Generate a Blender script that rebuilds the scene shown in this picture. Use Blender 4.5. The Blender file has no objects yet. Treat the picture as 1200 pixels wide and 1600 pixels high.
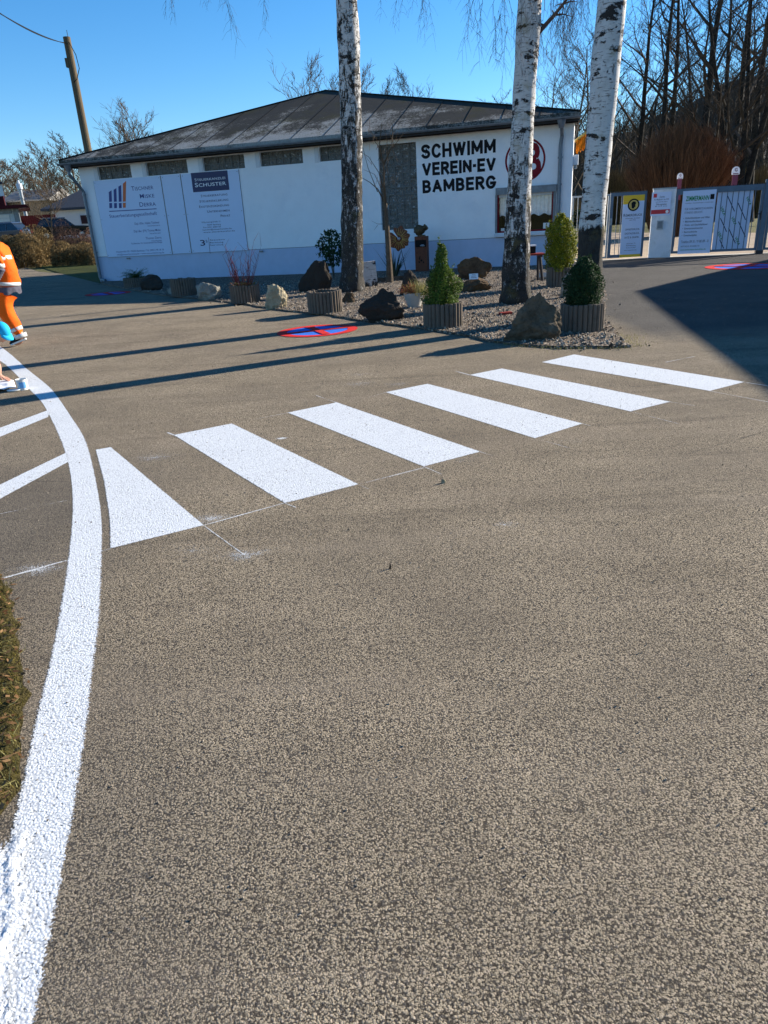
import bpy, bmesh, math, random
import numpy as np
from mathutils import Vector, Matrix, Quaternion, noise
from math import sin, cos, pi, radians, sqrt, atan2, tan
# ------------------------------------------------------------------ camera, sky, sun, exposure
S = bpy.context.scene
C = S.collection
FPX, PITCH, ROLL, EYE = 1110.0, 0.3895, -0.058, 1.55
cd = bpy.data.cameras.new("camera"); cam = bpy.data.objects.new("camera", cd); C.objects.link(cam)
S.camera = cam
cd.sensor_fit = 'VERTICAL'; cd.sensor_height = 36.0; cd.lens = FPX * 36.0 / 1600.0
cd.clip_start = 0.05; cd.clip_end = 3000
_f = Vector((0, cos(PITCH), -sin(PITCH))); _u = Vector((0, sin(PITCH), cos(PITCH))); _r = Vector((1, 0, 0))
CR = cos(ROLL) * _r + sin(ROLL) * _u; CU = -sin(ROLL) * _r + cos(ROLL) * _u; CF = _f
cam.matrix_world = Matrix(((CR.x, CU.x, -CF.x, 0), (CR.y, CU.y, -CF.y, 0), (CR.z, CU.z, -CF.z, EYE), (0, 0, 0, 1)))
SUN_EL, SUN_AZ = radians(21.0), radians(27.0)          # azimuth from +X towards +Y
sunv = Vector((cos(SUN_EL) * cos(SUN_AZ), cos(SUN_EL) * sin(SUN_AZ), sin(SUN_EL)))
w = bpy.data.worlds.new("World"); S.world = w; w.use_nodes = True
nt = w.node_tree; nt.nodes.clear()
sky = nt.nodes.new("ShaderNodeTexSky"); sky.sky_type = 'NISHITA'; sky.sun_disc = False
sky.sun_elevation = SUN_EL; sky.sun_rotation = pi / 2 - SUN_AZ
sky.altitude = 300; sky.air_density = 1.0; sky.dust_density = 0.0; sky.ozone_density = 5.0
bg = nt.nodes.new("ShaderNodeBackground"); bg.inputs[1].default_value = 0.08
ow = nt.nodes.new("ShaderNodeOutputWorld")
hs = nt.nodes.new('ShaderNodeHueSaturation'); hs.inputs['Saturation'].default_value = 1.2; hs.inputs['Value'].default_value = 1.12
nt.links.new(sky.outputs[0], hs.inputs['Color']); nt.links.new(hs.outputs[0], bg.inputs[0]); nt.links.new(bg.outputs[0], ow.inputs[0])
sl = bpy.data.lights.new("sun", 'SUN'); sl.energy = 5.0; sl.angle = radians(0.5); sl.color = (1.0, 0.92, 0.80)
so = bpy.data.objects.new("sun", sl); C.objects.link(so)
so.rotation_euler = sunv.to_track_quat('Z', 'Y').to_euler(); so.location = (20, 10, 12)
S.view_settings.view_transform = 'Standard'; S.view_settings.look = 'None'
S.view_settings.exposure = 1.15; S.view_settings.gamma = 1; S.view_settings.use_curve_mapping = False
S.render.resolution_x = 768; S.render.resolution_y = 1024

# ------------------------------------------------------------------ measuring from the photograph (1200 x 1600)
def ray(px, py):
    return CF + (px - 600) / FPX * CR - (py - 800) / FPX * CU
def G(px, py, z=0.0):
    d = ray(px, py); t = (EYE - z) / -d.z
    return Vector((d.x * t, d.y * t, z))
def at(px, py, Y):
    d = ray(px, py); t = Y / d.y
    return Vector((d.x * t, Y, EYE + d.z * t))
class Plane:
    def __init__(s, A, u):
        s.A = Vector((A[0], A[1], 0)); s.u = Vector((u[0], u[1], 0)).normalized(); s.n = Vector((s.u.y, -s.u.x, 0))
    def P(s, a, z, o=0.0):
        return s.A + s.u * a + s.n * o + Vector((0, 0, z))
    def px(s, x, y, o=0.0):
        d = ray(x, y); A = s.A + s.n * o; t = (s.n.dot(A)) / (s.n.dot(d)); p = d * t + Vector((0, 0, EYE))
        return ((p - s.A).dot(s.u), p.z)
# ------------------------------------------------------------------ mesh building
class MB:
    def __init__(s): s.v = []; s.f = []; s.t = []; s.uses_t = False; s.cov = None
    def add(s, vs, fs, tint=None):
        b = len(s.v); s.v.extend([tuple(p) for p in vs])
        for f in fs: s.f.append(tuple(i + b for i in f)); s.t.append(0.5 if tint is None else tint)
        if tint is not None: s.uses_t = True
        return s
    def box(s, c, size, rot=None, tint=None):
        hx, hy, hz = size[0] / 2, size[1] / 2, size[2] / 2
        vs = [Vector((x, y, z)) for x in (-hx, hx) for y in (-hy, hy) for z in (-hz, hz)]
        if rot is not None:
            R = rot if isinstance(rot, Matrix) else Matrix.Rotation(rot, 3, 'Z')
            vs = [R @ p for p in vs]
        c = Vector(c)
        return s.add([p + c for p in vs], [(0, 1, 3, 2), (4, 6, 7, 5), (0, 4, 5, 1), (2, 3, 7, 6), (0, 2, 6, 4), (1, 5, 7, 3)], tint)
    def slab(s, pl, a0, a1, z0, z1, o0, o1):
        vs = [pl.P(a, z, o) for a in (a0, a1) for o in (o0, o1) for z in (z0, z1)]
        return s.add(vs, [(0, 1, 3, 2), (4, 6, 7, 5), (0, 4, 5, 1), (2, 3, 7, 6), (0, 2, 6, 4), (1, 5, 7, 3)])
    def prism(s, pts, z0, z1):
        n = len(pts); vs = [(p[0], p[1], z0) for p in pts] + [(p[0], p[1], z1) for p in pts]
        fs = [tuple(range(n))[::-1], tuple(range(n, 2 * n))] + [(i, (i + 1) % n, (i + 1) % n + n, i + n) for i in range(n)]
        return s.add(vs, fs)
    def planepoly(s, pl, pts, o0, o1):
        n = len(pts); vs = [pl.P(a, z, o0) for a, z in pts] + [pl.P(a, z, o1) for a, z in pts]
        fs = [tuple(range(n))[::-1], tuple(range(n, 2 * n))] + [(i, (i + 1) % n, (i + 1) % n + n, i + n) for i in range(n)]
        return s.add(vs, fs)
    def tube(s, path, radii, n=6, cap=True, tint=None):
        path = [Vector(p) for p in path]; m = len(path)
        if not hasattr(radii, '__len__'): radii = [radii] * m
        vs = []; ref = None
        for i in range(m):
            t = (path[min(i + 1, m - 1)] - path[max(i - 1, 0)])
            if t.length < 1e-9: t = Vector((0, 0, 1))
            t.normalize()
            if ref is None:
                ref = t.orthogonal().normalized()
            else:
                ref = (ref - t * ref.dot(t))
                ref = ref.normalized() if ref.length > 1e-6 else t.orthogonal().normalized()
            b = t.cross(ref)
            for k in range(n):
                a = 2 * pi * k / n
                vs.append(path[i] + (ref * cos(a) + b * sin(a)) * radii[i])
        fs = []
        for i in range(m - 1):
            for k in range(n):
                k2 = (k + 1) % n
                fs.append((i * n + k, i * n + k2, (i + 1) * n + k2, (i + 1) * n + k))
        if cap and n > 2:
            fs.append(tuple(range(n))[::-1]); fs.append(tuple(range((m - 1) * n, m * n)))
        return s.add(vs, fs, tint)
    def lathe(s, prof, c=(0, 0, 0), n=24):
        c = Vector(c); vs = []; m = len(prof)
        for r, z in prof:
            for k in range(n):
                a = 2 * pi * k / n; vs.append(c + Vector((r * cos(a), r * sin(a), z)))
        fs = [(i * n + k, i * n + (k + 1) % n, (i + 1) * n + (k + 1) % n, (i + 1) * n + k) for i in range(m - 1) for k in range(n)]
        fs.append(tuple(range(n))[::-1]); fs.append(tuple(range((m - 1) * n, m * n)))
        return s.add(vs, fs)
    def ball(s, c, r, sub=2, fn=None):
        bm = bmesh.new(); bmesh.ops.create_icosphere(bm, subdivisions=sub, radius=1)
        c = Vector(c); r = Vector(r) if hasattr(r, '__len__') else Vector((r, r, r)); vs = []
        for v in bm.verts:
            p = v.co.copy()
            if fn: p = fn(p)
            vs.append(c + Vector((p.x * r.x, p.y * r.y, p.z * r.z)))
        bm.verts.index_update(); fs = [tuple(v.index for v in f.verts) for f in bm.faces]; bm.free()
        return s.add(vs, fs)
    def build(s, name, m, parent=None, origin=None, smooth=False, cover=None):
        og = Vector(origin) if origin is not None else (root_loc(parent) if parent else Vector((0, 0, 0)))
        me = bpy.data.meshes.new(name)
        me.from_pydata([(p[0] - og.x, p[1] - og.y, p[2] - og.z) for p in s.v], [], s.f)
        if s.uses_t:
            at_ = me.attributes.new("tint", 'FLOAT', 'FACE'); at_.data.foreach_set("value", s.t)
        if cover is not None:
            at_ = me.attributes.new("cover", 'FLOAT', 'POINT'); at_.data.foreach_set("value", cover)
        me.materials.append(m)
        if smooth: me.polygons.foreach_set("use_smooth", [True] * len(me.polygons))
        me.update()
        o = bpy.data.objects.new(name, me); C.objects.link(o)
        if parent: o.parent = parent
        else: o.location = og
        return o
def root_loc(o):
    while o.parent: o = o.parent
    return Vector(o.location)
def thing(name, label, cat, loc=(0, 0, 0), group=None):
    o = bpy.data.objects.new(name, None); C.objects.link(o); o.location = loc; o.empty_display_size = .2
    return tag(o, label, cat, group)
def tag(o, label=None, cat=None, group=None, kind=None):
    if label: o['label'] = label
    if cat: o['category'] = cat
    if group: o['group'] = group
    if kind: o['kind'] = kind
    return o
def struct(o): o['kind'] = 'structure'; return o
def copy_tree(o, parent=None):
    c = o.copy(); C.objects.link(c); c.parent = parent
    for ch in o.children: copy_tree(ch, c)
    return c
# ------------------------------------------------------------------ materials
class NT:
    def __init__(s, name):
        s.m = bpy.data.materials.new(name); s.m.use_nodes = True; s.t = s.m.node_tree
        s.b = s.t.nodes['Principled BSDF']; s.out = s.t.nodes['Material Output']
        s.co = s.t.nodes.new('ShaderNodeTexCoord').outputs['Object']
    def n(s, ty, **kw):
        nd = s.t.nodes.new(ty)
        for k, v in kw.items():
            if k.startswith('i_'): s.put(nd.inputs[k[2:].replace('_', ' ')], v)
            else: setattr(nd, k, v)
        return nd
    def put(s, inp, v):
        if isinstance(v, bpy.types.NodeSocket): s.t.links.new(v, inp)
        elif isinstance(v, (tuple, list)) and len(v) == 3 and inp.type == 'RGBA': inp.default_value = (*v, 1)
        else: inp.default_value = v
    def noise(s, scale, detail=4, rough=.6, vec=None):
        nd = s.n('ShaderNodeTexNoise'); s.put(nd.inputs['Vector'], vec or s.co); nd.inputs['Scale'].default_value = scale
        nd.inputs['Detail'].default_value = detail; nd.inputs['Roughness'].default_value = rough; return nd.outputs['Fac']
    def vor(s, scale, vec=None, feature='F1', out='Distance'):
        nd = s.n('ShaderNodeTexVoronoi', feature=feature); s.put(nd.inputs['Vector'], vec or s.co); nd.inputs['Scale'].default_value = scale; return nd.outputs[out]
    def mapv(s, scale=(1, 1, 1), rot=(0, 0, 0), vec=None):
        nd = s.n('ShaderNodeMapping'); s.put(nd.inputs['Vector'], vec or s.co); nd.inputs['Scale'].default_value = scale; nd.inputs['Rotation'].default_value = rot; return nd.outputs[0]
    def math(s, op, a, b=0.0, c=None):
        nd = s.n('ShaderNodeMath', operation=op); s.put(nd.inputs[0], a); s.put(nd.inputs[1], b)
        if c is not None: s.put(nd.inputs[2], c)
        return nd.outputs[0]
    def ramp(s, v, a, b, lo=0.0, hi=1.0, smooth=False):
        nd = s.n('ShaderNodeMapRange', interpolation_type='SMOOTHSTEP' if smooth else 'LINEAR'); s.put(nd.inputs[0], v)
        for i, x in enumerate((a, b, lo, hi)): nd.inputs[i + 1].default_value = x
        return nd.outputs[0]
    def mix(s, f, a, b, mode='MIX'):
        nd = s.n('ShaderNodeMix', data_type='RGBA', blend_type=mode); s.put(nd.inputs[0], f); s.put(nd.inputs[6], a); s.put(nd.inputs[7], b); return nd.outputs[2]
    def attr(s, name): return s.n('ShaderNodeAttribute', attribute_name=name).outputs['Fac']
    def sep(s, vec=None):
        nd = s.n('ShaderNodeSeparateXYZ'); s.put(nd.inputs[0], vec or s.co); return nd.outputs
    def bump(s, h, strength=.5, dist=.01):
        nd = s.n('ShaderNodeBump'); s.put(nd.inputs['Height'], h); nd.inputs['Strength'].default_value = strength; nd.inputs['Distance'].default_value = dist
        s.put(s.b.inputs['Normal'], nd.outputs[0]); return nd
    def done(s, col, rough=.8, metal=0.0, spec=None):
        s.put(s.b.inputs['Base Color'], col); s.put(s.b.inputs['Roughness'], rough); s.b.inputs['Metallic'].default_value = metal
        if spec is None and isinstance(rough, (int, float)) and rough >= .6 and metal < .2: spec = .12
        if spec is not None: s.b.inputs['Specular IOR Level'].default_value = spec
        return s.m
def dark(c, k): return tuple(x * k for x in c)
def M(name, c, rough=.75, var=.25, scale=6, bump=0.0, bscale=40, metal=0.0, dirt=None, spec=None):
    t = NT(name)
    f = t.ramp(t.noise(scale, 6, .65), .3, .7)
    col = t.mix(f, dark(c, 1 - var), tuple(min(1, x * (1 + var)) for x in c))
    if dirt: col = t.mix(t.ramp(t.noise(scale * .45, 8, .75), .52, .72), col, dirt)
    if bump: t.bump(t.noise(bscale, 5, .6), 1.0, bump)
    return t.done(col, rough, metal, spec)
def leafmat(name, a, b, rough=.6, trans=.25):
    t = NT(name); f = t.attr('tint'); col = t.mix(f, a, b)
    t.done(col, rough)
    tr = t.n('ShaderNodeBsdfTranslucent'); t.put(tr.inputs[0], col); mx = t.n('ShaderNodeMixShader'); mx.inputs[0].default_value = trans
    t.t.links.new(t.b.outputs[0], mx.inputs[1]); t.t.links.new(tr.outputs[0], mx.inputs[2]); t.t.links.new(mx.outputs[0], t.out.inputs[0])
    return t.m
def asphalt_mat():
    t = NT('asphalt')
    wob = t.n('ShaderNodeTexNoise'); t.put(wob.inputs['Vector'], t.co); wob.inputs['Scale'].default_value = 60; wob.inputs['Detail'].default_value = 2
    vm = t.n('ShaderNodeVectorMath', operation='MULTIPLY_ADD'); t.put(vm.inputs[0], wob.outputs['Color']); vm.inputs[1].default_value = (.012, .012, .0); t.put(vm.inputs[2], t.co)
    v = vm.outputs[0]
    d1 = t.vor(185, v); cellc = t.vor(185, v, out='Color'); d2 = t.vor(380, v)
    sc = t.sep(cellc)
    stone = t.mix(sc[0], (.50, .405, .28), (.34, .28, .19))
    stone = t.mix(t.ramp(sc[1], .82, .95), stone, (.55, .44, .32))
    stone = t.mix(t.ramp(sc[2], .80, .92), stone, (.085, .078, .07))
    gap = t.ramp(d1, .45, .75)
    big = t.noise(1.1, 5, .6)
    pit = t.ramp(t.math('ADD', t.noise(135, 3, .8), t.math('MULTIPLY', big, .14)), .595, .66)
    col = t.mix(gap, stone, (.055, .045, .036))
    col = t.mix(pit, col, (.016, .014, .013))  # dark bitumen in gaps and pits also stands in for the grain's self-shadow
    col = t.mix(t.ramp(t.noise(.55, 6, .65), .38, .66, 0, .5), col, (.16, .133, .10))
    # dust streaks and greyer, newer tarmac by the gate
    x = t.sep()
    st = t.noise(1.2, 4, .6, t.mapv((.35, 2.2, 1), (0, 0, radians(-12))))
    col = t.mix(t.ramp(st, .5, .75, 0, .35), col, (.32, .26, .195))
    rub = t.ramp(t.noise(1.0, 5, .65, t.mapv((.22, 3.6, 1), (0, 0, radians(-14)))), .56, .72, 0, .45)
    col = t.mix(rub, col, (.06, .05, .04))
    new = t.math('MULTIPLY', t.ramp(x[0], 3.25, 3.7), t.ramp(x[1], 8.4, 9.6))
    col = t.mix(t.math('MULTIPLY', new, .92), col, t.mix(pit, t.mix(gap, (.125, .118, .108), (.05, .047, .044)), (.016, .015, .014)))
    near = t.math('MAXIMUM', t.math('MULTIPLY', t.ramp(x[0], -1.2, -1.9), t.ramp(x[1], 5.5, 4.5)), t.math('MULTIPLY', t.ramp(x[0], .1, -.9, 0, .75), t.ramp(x[1], 2.6, 1.4)))
    col = t.mix(t.math('MULTIPLY', near, .45), col, (.07, .065, .06))
    # cracks
    ck = t.vor(.55, t.mapv(vec=v), 'DISTANCE_TO_EDGE'); ck = t.math('MULTIPLY', t.ramp(ck, .0035, .0), t.ramp(t.noise(.5), .55, .62))
    col = t.mix(t.math('MULTIPLY', ck, .7), col, (.03, .03, .03))
    h = t.math('SUBTRACT', t.math('MULTIPLY', t.ramp(d1, 0, .8, 1, 0), .6), t.math('MULTIPLY', pit, 1.1))
    h = t.math('ADD', h, t.math('MULTIPLY', d2, -.25))
    t.bump(h, .7, .0035)
    return t.done(col, .9, spec=.06)
def paint_mat(name, c, wear=.5):
    t = NT(name); cov = t.attr('cover')
    d1 = t.vor(125); pit = t.noise(85, 3, .65); n2 = t.noise(150, 2, .5)
    a = t.ramp(t.math('SUBTRACT', cov, t.math('ADD', t.math('MULTIPLY', n2, .75), t.math('MULTIPLY', t.noise(24, 3), .3))), -.12, .02)
    hole = t.ramp(t.math('ADD', pit, t.math('MULTIPLY', t.noise(2.2, 4), .12)), .635 + .03 * (1 - wear), .70 + .03 * (1 - wear))
    col = t.mix(t.ramp(d1, .3, .8), c, dark(c, .62))
    col = t.mix(t.ramp(t.noise(3, 5), .35, .75, 0, .3), col, dark(c, .78))
    col = t.mix(t.math('MULTIPLY', hole, .8), col, (.12, .12, .12))
    h = t.math('SUBTRACT', t.math('MULTIPLY', t.ramp(d1, 0, .8, 1, 0), .6), t.ramp(pit, .55, .75))
    t.bump(h, .6, .004); t.done(col, .8, spec=.1)
    tr = t.n('ShaderNodeBsdfTransparent'); mx = t.n('ShaderNodeMixShader'); t.put(mx.inputs[0], a)
    t.t.links.new(tr.outputs[0], mx.inputs[1]); t.t.links.new(t.b.outputs[0], mx.inputs[2]); t.t.links.new(mx.outputs[0], t.out.inputs[0])
    return t.m
def birch_mat(name, dark_h, seed, foot=0):
    t = NT(name); x = t.sep(); off = t.n('ShaderNodeVectorMath', operation='ADD'); t.put(off.inputs[0], t.co); off.inputs[1].default_value = (seed, seed * 2, seed * 3)
    v = off.outputs[0]
    base = t.mix(t.noise(8, 5, .7, v), (.36, .34, .31), (.74, .72, .69))
    lent = t.ramp(t.noise(7, 4, .6, t.mapv((1.2, 1.2, 7), vec=v)), .565, .63)
    arch = t.ramp(t.noise(2.6, 5, .7, t.mapv((1.3, 1.3, 2.6), vec=v)), .565, .595)
    col = t.mix(t.math('MULTIPLY', lent, .8), base, (.12, .10, .085)); col = t.mix(arch, col, (.035, .03, .027))
    rough_ = t.math('ADD', t.noise(4.2, 7, .85, t.mapv((3.0, 3.0, 1.1), vec=v)), t.ramp(x[2], dark_h * .86 if foot else 0, dark_h, foot or .115, -.10))
    rb = t.ramp(rough_, .505, .535)
    bark = t.mix(t.noise(18, 5, .7, t.mapv((2, 2, .5), vec=v)), (.016, .015, .014), (.105, .095, .08))
    col = t.mix(rb, col, bark)
    col = t.mix(t.math('MULTIPLY', t.ramp(t.noise(3.3, 4, .6, v), .58, .68), .45), col, (.20, .16, .06))
    hh = t.math('ADD', t.math('MULTIPLY', rb, t.noise(14, 6, .75, t.mapv((2.6, 2.6, .8), vec=v))), t.math('MULTIPLY', arch, .5))
    t.bump(hh, 1.0, .06)
    return t.done(col, .75)
def roof_mat():
    t = NT('roof_felt'); x = t.sep()
    base = t.mix(t.noise(1.5, 6, .7), (.030, .030, .028), (.070, .066, .056))
    fine = t.noise(22, 4, .7)
    base = t.mix(t.ramp(t.noise(.7, 4, .7), .52, .66), base, (.055, .052, .03))
    reg = t.math('ADD', t.noise(.55, 5, .7), t.math('ADD', t.ramp(x[2], 3.95, 5.3, .13, -.16), t.ramp(t.math('ABSOLUTE', t.math('ADD', x[0], 1.0)), 2, 8, .05, -.12)))
    li = t.ramp(t.math('ADD', reg, t.math('MULTIPLY', t.noise(16, 6, .8, t.mapv((1, 1, 2.2))), .75)), .90, 1.04)
    col = t.mix(li, base, t.mix(fine, (.12, .12, .11), (.50, .50, .46)))
    t.bump(t.math('ADD', t.math('MULTIPLY', li, .4), fine), .8, .02)
    return t.done(col, 1.0, spec=.1)
def gravel_mat():
    t = NT('gravel'); d = t.vor(38); c = t.sep(t.vor(38, out='Color'))
    col = t.mix(c[0], (.27, .22, .16), (.11, .092, .075)); col = t.mix(t.ramp(c[1], .75, .85), col, (.46, .39, .31)); col = t.mix(t.ramp(c[2], .8, .9), col, (.20, .13, .08))
    col = t.mix(t.ramp(d, .5, .8), col, (.05, .04, .035)); col = t.mix(t.ramp(t.noise(1.3, 5), .55, .75, 0, .5), col, (.16, .13, .09))
    t.bump(t.ramp(d, 0, .8, 1, 0), 1, .03); return t.done(col, .85)
def blockglass_mat():
    t = NT('glass_block'); c = t.sep(t.vor(4.9, out='Color'))
    n1 = t.noise(16, 4, .7); col = t.mix(n1, (.03, .028, .024), (.16, .145, .115)); col = t.mix(t.ramp(t.noise(9, 3, .7), .60, .66), col, (.38, .38, .36))  # pale patches are reflected highlights painted into the glass colour
    t.bump(t.noise(20, 3), 1, .04); return t.done(col, .16, spec=.8)
def rust_mat():
    t = NT('rusty_steel'); col = t.mix(t.noise(7, 7, .75), (.10, .030, .014), (.26, .085, .04)); col = t.mix(t.ramp(t.noise(22, 4), .58, .7), col, (.05, .02, .012))
    t.bump(t.noise(60, 4), .5, .004); return t.done(col, .8, .2)
def rock_mat(name, a, b, c=None, s=4):
    t = NT(name); col = t.mix(t.ramp(t.noise(s, 8, .75), .35, .65), a, b)
    if c: col = t.mix(t.ramp(t.noise(s * .7, 6, .7), .55, .68), col, c)
    col = t.mix(t.ramp(t.noise(s * 7, 3, .6), .6, .75, 0, .6), col, dark(a, .35))
    t.bump(t.math('ADD', t.noise(s * 2, 8, .8), t.math('MULTIPLY', t.vor(s * 3), .35)), 1, .05); return t.done(col, .9)
def palisade_mat(name, k=1.0):
    t = NT(name); col = t.mix(t.noise(3, 6, .7, t.mapv((6, 6, .7))), dark((.14, .11, .085), k), dark((.33, .27, .21), k))
    col = t.mix(t.ramp(t.noise(5, 4), .55, .7, 0, .6), col, dark((.10, .095, .07), k)); t.bump(t.noise(25, 4, .7, t.mapv((4, 4, .5))), .7, .008); return t.done(col, .9)
def timber_mat():
    t = NT('pole_timber'); col = t.mix(t.noise(3, 6, .7, t.mapv((5, 5, .25))), (.06, .045, .03), (.20, .15, .09)); t.bump(t.noise(12, 4, .7, t.mapv((5, 5, .3))), .7, .01); return t.done(col, .85)
def hill_mat():
    t = NT('hillside_wood'); col = t.mix(t.noise(.12, 8, .8), (.11, .10, .09), (.24, .21, .18)); col = t.mix(t.ramp(t.noise(.02, 4), .5, .62, 0, .6), col, (.09, .095, .05)); t.bump(t.noise(.15, 6, .8), 1, 3); return t.done(col, 1)  # wood tones lightened to put distance haze into the colour
def grass_mat(name='lawn_grass', a=(.04, .055, .012), b=(.11, .11, .03)):
    t = NT(name); col = t.mix(t.noise(1.2, 8, .75), a, b); col = t.mix(t.ramp(t.noise(30, 4), .5, .7, 0, .6), col, dark(a, .5)); t.bump(t.noise(40, 4), 1, .05); return t.done(col, .95)
MA = dict(
    asphalt=asphalt_mat(), white_paint=paint_mat('white_paint', (.76, .78, .79)), thin_paint=paint_mat('thin_paint', (.70, .70, .68), 1), red_paint=paint_mat('red_paint', (.80, .035, .03), .2),
    blue_paint=paint_mat('blue_paint', (.045, .20, .75), .2), gravel=gravel_mat(), roof=roof_mat(), block=blockglass_mat(), rust=rust_mat(),
    wall=M('white_render', (.88, .88, .88), .9, .03, 2, .004, 120, dirt=(.78, .79, .81)), plinth=M('blue_grey_plinth', (.50, .55, .68), .9, .05, 3, .004, 100),
    fascia=M('dark_fascia', (.035, .035, .037), .6, .3, 5), seam=M('roof_seam', (.02, .019, .016), 1.0, .3, spec=.05), zinc=M('grey_zinc', (.17, .19, .21), .45, .25, 8, metal=.3), grout=M('grout', (.16, .155, .14), .8, .1),
    frame_white=M('white_frame', (.62, .64, .67), .5, .04), black=M('black_letter_paint', (.012, .012, .014), .6, .1), maroon=M('maroon_paint', (.22, .012, .02), .6, .1),
    board=M('sign_board_white', (.58, .67, .84), .45, .025, 1.5), navy=M('navy_print', (.014, .018, .085), .5, .05), orange_print=M('orange_print', (.62, .12, .015), .5, .05),
    white_print=M('white_print', (.8, .8, .8), .5, .02), blue_print=M('blue_print', (.02, .035, .20), .5, .05), grey_print=M('grey_print', (.09, .11, .16), .5, .05),
    yellow_print=M('yellow_print', (.75, .48, .02), .5, .05), green_print=M('green_print', (.01, .22, .05), .5, .05), red_print=M('red_print', (.5, .02, .03), .5, .05),
    gate=M('blue_grey_gate_paint', (.085, .125, .175), .4, .12, 5, metal=.2), galv=M('galvanised_steel', (.32, .34, .36), .4, .15, 10, metal=.5), column=M('white_column_render', (.70, .72, .74), .85, .06, 4, .003, 60, dirt=(.5, .5, .47)),
    bench_red=M('red_bench_slat', (.30, .045, .03), .6, .2), dark_metal=M('dark_metal', (.03, .03, .035), .4, .2, metal=.5), interior=M('dark_interior', (.016, .014, .012), .9, .3),
    lace=M('white_curtain', (.72, .72, .70), .9, .15, 14), concrete=M('concrete', (.40, .39, .35), .9, .12, 8, .004, 60), soil=M('soil', (.06, .045, .03), 1, .4, 20, .02, 60),
    palisade=palisade_mat('palisade_wood', .62), bronze=M('bronze', (.10, .065, .03), .45, .4, 15, .01, 40, metal=.5), timber=timber_mat(), cable=M('black_cable', (.015, .015, .015), .6, .1),
    lawn=grass_mat(), field=grass_mat('field_grass', (.10, .10, .035), (.22, .20, .09)), path=M('sandy_path', (.36, .28, .20), .95, .15, 2, .01, 50, dirt=(.25, .20, .14)),
    hill=hill_mat(), verge=grass_mat('verge_soil', (.045, .04, .015), (.12, .09, .03)),
    bark=M('dark_bark', (.028, .023, .018), .95, .5, 6, .02, 20), bark_brown=M('brown_bark', (.11, .085, .06), .95, .4, 6, .02, 20), twig=M('dark_twig', (.065, .048, .035), .9, .3), twig_brown=M('brown_twig', (.10, .072, .046), .9, .35, 1),
    twig_red=M('red_twig', (.20, .045, .04), .8, .3), birch_twig=M('birch_twig', (.10, .07, .055), .8, .3),
    box_leaf=leafmat('box_leaf', (.02, .05, .010), (.17, .24, .035)), dark_leaf=leafmat('dark_box_leaf', (.010, .03, .012), (.045, .085, .03)), thuja=leafmat('golden_thuja', (.035, .07, .008), (.38, .36, .03)),
    fir=leafmat('fir_green', (.02, .05, .012), (.09, .15, .04)), hedge_leaf=leafmat('dry_hedge', (.07, .045, .02), (.34, .24, .11), .8, .35), hedge_red=leafmat('dry_red_hedge', (.07, .04, .03), (.24, .14, .10), .8), willow=leafmat('willow_rod', (.09, .045, .024), (.30, .155, .08), .8, .4), evergreen=leafmat('evergreen_hedge', (.01, .025, .01), (.03, .07, .02)),
    iris=leafmat('strap_leaf', (.015, .04, .03), (.06, .10, .07)), heather=leafmat('heather', (.28, .04, .04), (.30, .24, .05)), moss=leafmat('moss', (.035, .030, .006), (.20, .16, .03), .9), litter=leafmat('leaf_litter', (.10, .04, .015), (.34, .20, .09), .8), drygrass=leafmat('dry_grass', (.18, .16, .05), (.42, .38, .16), .9),
    rock_dark=rock_mat('dark_rock', (.055, .045, .036), (.055, .045, .036)), rock_tan=rock_mat('tan_rock', (.34, .27, .16), (.55, .47, .32), (.2, .13, .07)), rock_grey=rock_mat('grey_rock', (.20, .19, .16), (.42, .40, .33)),
    rock_brown=rock_mat('brown_rock', (.075, .058, .038), (.20, .155, .105), (.05, .042, .03)), rock_red=rock_mat('ochre_rock', (.07, .045, .026), (.16, .105, .06), (.13, .085, .02)),
    pebble=leafmat('pebbles', (.09, .07, .05), (.44, .37, .285), .8, 0.0), maroon_wall=M('maroon_boards', (.06, .007, .010), .7, .15), grey_boards=M('weathered_boards', (.20, .18, .15), .9, .3, 3), slate=M('dark_slate', (.055, .06, .07), .7, .2), barn_roof=M('grey_barn_roof', (.25, .24, .23), .8, .2),
    house_white=M('house_render', (.72, .72, .70), .9, .05), pale_panel=M('pale_panels', (.50, .56, .60), .7, .05), glass=M('dark_window_glass', (.02, .025, .03), .08, .1, spec=.8), car_black=M('black_car_paint', (.012, .014, .018), .15, .1, spec=.7), car_grey=M('grey_car_paint', (.07, .08, .10), .2, .1, spec=.7), rubber=M('rubber', (.02, .02, .02), .9, .2), chrome=M('silver_trim', (.5, .5, .52), .25, .1, metal=.8), tail=M('tail_light_red', (.08, .005, .005), .3, .1),
    hi_vis=M('hi_vis_orange', (.85, .125, .008), .75, .12, 6, .012, 14), reflect=M('reflective_tape', (.62, .63, .62), .4, .08, 14), grey_cloth=M('grey_cloth', (.10, .095, .12), .85, .3, 8, .01, 16), shoe=M('black_shoe', (.012, .012, .014), .6, .2), sole=M('white_sole', (.75, .74, .70), .7, .1), skin=M('skin', (.55, .30, .21), .6, .08, 10), cap=M('cyan_cap', (.02, .42, .72), .7, .08), hair=M('brown_hair', (.05, .03, .018), .8, .3), camo=M('camouflage_cloth', (.09, .11, .05), .9, .6, 12), sheet=M('white_sheet', (.78, .78, .80), .7, .04), tub=M('paint_tub_plastic', (.68, .69, .66), .4, .1), tub_blue=M('blue_tub_label', (.15, .40, .72), .5, .15),
    flag_orange=M('orange_cloth', (.75, .20, .01), .8, .25), pink=M('pink_print', (.16, .05, .08), .6, .1), gold=M('gold_disc', (.55, .40, .10), .4, .3),
)
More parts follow.
